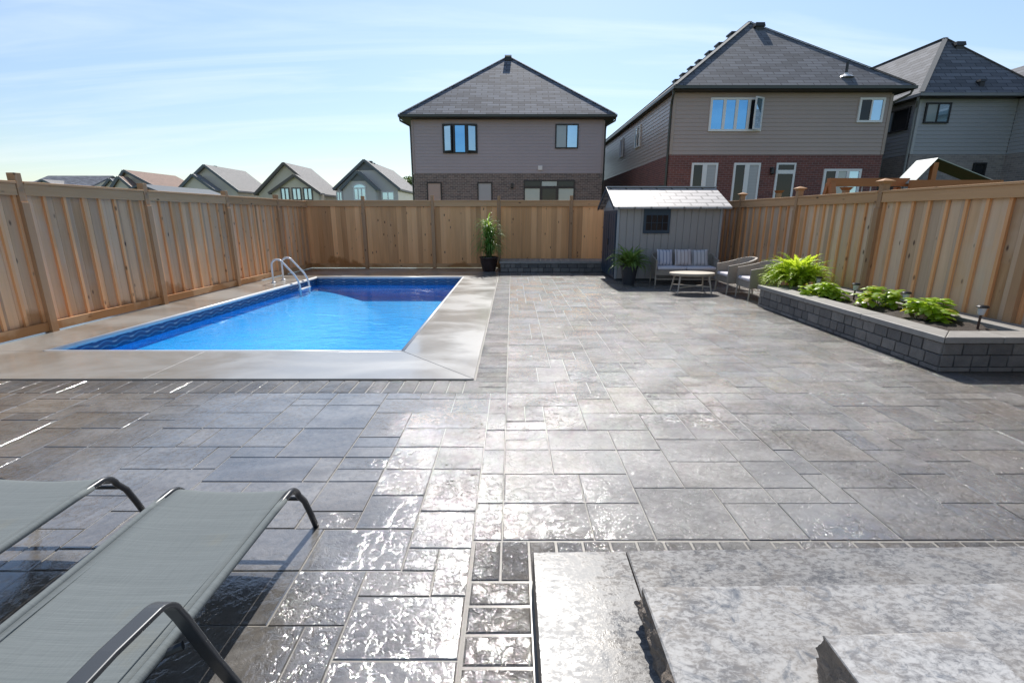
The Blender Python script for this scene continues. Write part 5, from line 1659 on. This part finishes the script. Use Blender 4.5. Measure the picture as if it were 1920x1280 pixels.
# oval coffee table
tc = (3.86, 10.42, 0)
t = thing('coffee_table', 'low oval coffee table with splayed legs before the loveseat', 'table', tc)
MB().lathe((tc[0], tc[1], .37), [(.44, 0), (.475, .02), (.48, .05), (.47, .06)], 40, 1.0, .66).build('tabletop', M['table_top'], t)
feet = []
for sx, sy in ((-1, -1), (1, -1), (1, 1), (-1, 1)):
    f = (tc[0] + sx * .40 * .9, tc[1] + sy * .25, 0)
    MB().tube([(tc[0] + sx * .30, tc[1] + sy * .17, .385), f], [.02, .014], 10).build('leg', M['leg_paint'], t)
    feet.append(Vector((tc[0] + sx * .345, tc[1] + sy * .22, .13)))
MB().beam(feet[0], feet[2], .025, .02).beam(feet[1] + Vector((0, 0, .021)), feet[3] + Vector((0, 0, .021)), .025, .02).build('cross_brace', M['leg_paint'], t)

# ================================================================== LOUNGERS
def lounger(label):
    t = thing('sun_lounger', label, 'lounger', (0, 0, 0), 'sling sun loungers')
    # local: x across, y = 0 at foot end rail, running back towards -y; sling top about z .33
    hw = .285
    zt = .325
    prof = []                                              # side profile of sling, foot end first (y, z)
    for i in range(8):
        a = i / 7 * 1.25
        prof.append((-.05 + .085 * math.sin(1.25 - a) , zt - .085 + .085 * math.cos(1.25 - a)))
    prof += [(-.20, zt + .000), (-.5, zt - .008), (-.9, zt - .012), (-1.15, zt - .006), (-1.22, zt), (-1.95, zt + .04)]
    nX = 12
    vs, fs = [], []
    for (y, z) in prof:
        for i in range(nX + 1):
            u = i / nX * 2 - 1
            vs.append((u * (hw - .018), y, z - .014 * (1 - u * u)))
    m = len(prof)
    for j in range(m - 1):
        for i in range(nX):
            a = j * (nX + 1) + i
            fs.append((a, a + 1, a + nX + 2, a + nX + 1))
    so = MB().add(vs, fs).build('sling', M['sling'], t, smooth=True, recalc=False)
    md = so.modifiers.new('thick', 'SOLIDIFY'); md.thickness = .004
    for sx in (-1, 1):
        x = sx * hw
        # side rail with front leg in one bent tube
        path = [(x + sx * .012, .16, 0.0), (x + sx * .008, .125, .10), (x + sx * .003, .085, .20)]
        for i in range(9):
            a = i / 8 * 1.25
            path.append((x, -.05 + .095 * math.sin(1.25 - a) + .0, zt - .097 + .095 * math.cos(1.25 - a)))
        path += [(x, -.20, zt - .004), (x, -.5, zt - .010), (x, -.9, zt - .014), (x, -1.2, zt - .006), (x, -1.95, zt + .036)]
        MB().tube(path, .0155, 12).build('side_rail', M['frame_metal'], t, smooth=True)
        MB().tube([(x, -.10, zt - .004), (x, -.20, zt - .0035), (x, -.5, zt - .0095), (x, -.9, zt - .0135), (x, -1.2, zt - .0055), (x, -1.9, zt + .0345)], .0163, 14).build('sleeve', M['sling'], so, smooth=True)
        # hem seam on the sling
        MB().tube([(x - sx * .045, -.05 - .02, zt + .0015 - .003), (x - sx * .045, -.5, zt - .008 - .0005), (x - sx * .045, -1.2, zt - .001), (x - sx * .045, -1.9, zt + .036)], .0022, 6).build('hem', M['sling'], so)
        # arm rest: flat bar loop with leg
        xa_ = x + sx * .045
        arm = [(xa_ + sx * .045, -.74, 0.0), (xa_ + sx * .03, -.80, .18), (xa_ + sx * .012, -.865, .40)]
        for i in range(9):
            a = i / 8 * 1.32
            arm.append((xa_ + sx * .006, -.965 + .085 * math.sin(1.32 - a), .43 + .085 * math.cos(1.32 - a)))
        arm += [(xa_, -1.1, .522), (xa_, -1.35, .525), (xa_, -1.48, .50), (xa_ + sx * .01, -1.58, .36), (xa_ + sx * .03, -1.66, 0)]
        MB().ribbon(arm, .052, .017, (1, 0, 0)).build('armrest', M['arm_metal'], t, bevel=.004)
        MB().tube([(xa_ + sx * .005, -.875, .31), (x, -.90, .30)], .014, 8).build('bracket', M['frame_metal'], t)
    MB().tube([(-hw, .082, .215), (hw, .082, .215)], .011, 8).build('crossbar', M['frame_metal'], t)
    MB().tube([(-hw, -.9, .29), (hw, -.9, .29)], .012, 8).build('crossbar', M['frame_metal'], t)
    MB().tube([(-hw, -1.6, .32), (hw, -1.6, .32)], .012, 8).build('crossbar', M['frame_metal'], t)
    return t
lo = lounger('grey mesh sun lounger with its bent armrest in full view')
lo.location = (-1.345, 2.10, 0); lo.rotation_euler = (0, 0, R(-0.8))
dup(lo, (-2.33, 2.20, 0), R(0.5), 'grey mesh sun lounger cut off by the left edge of the picture')
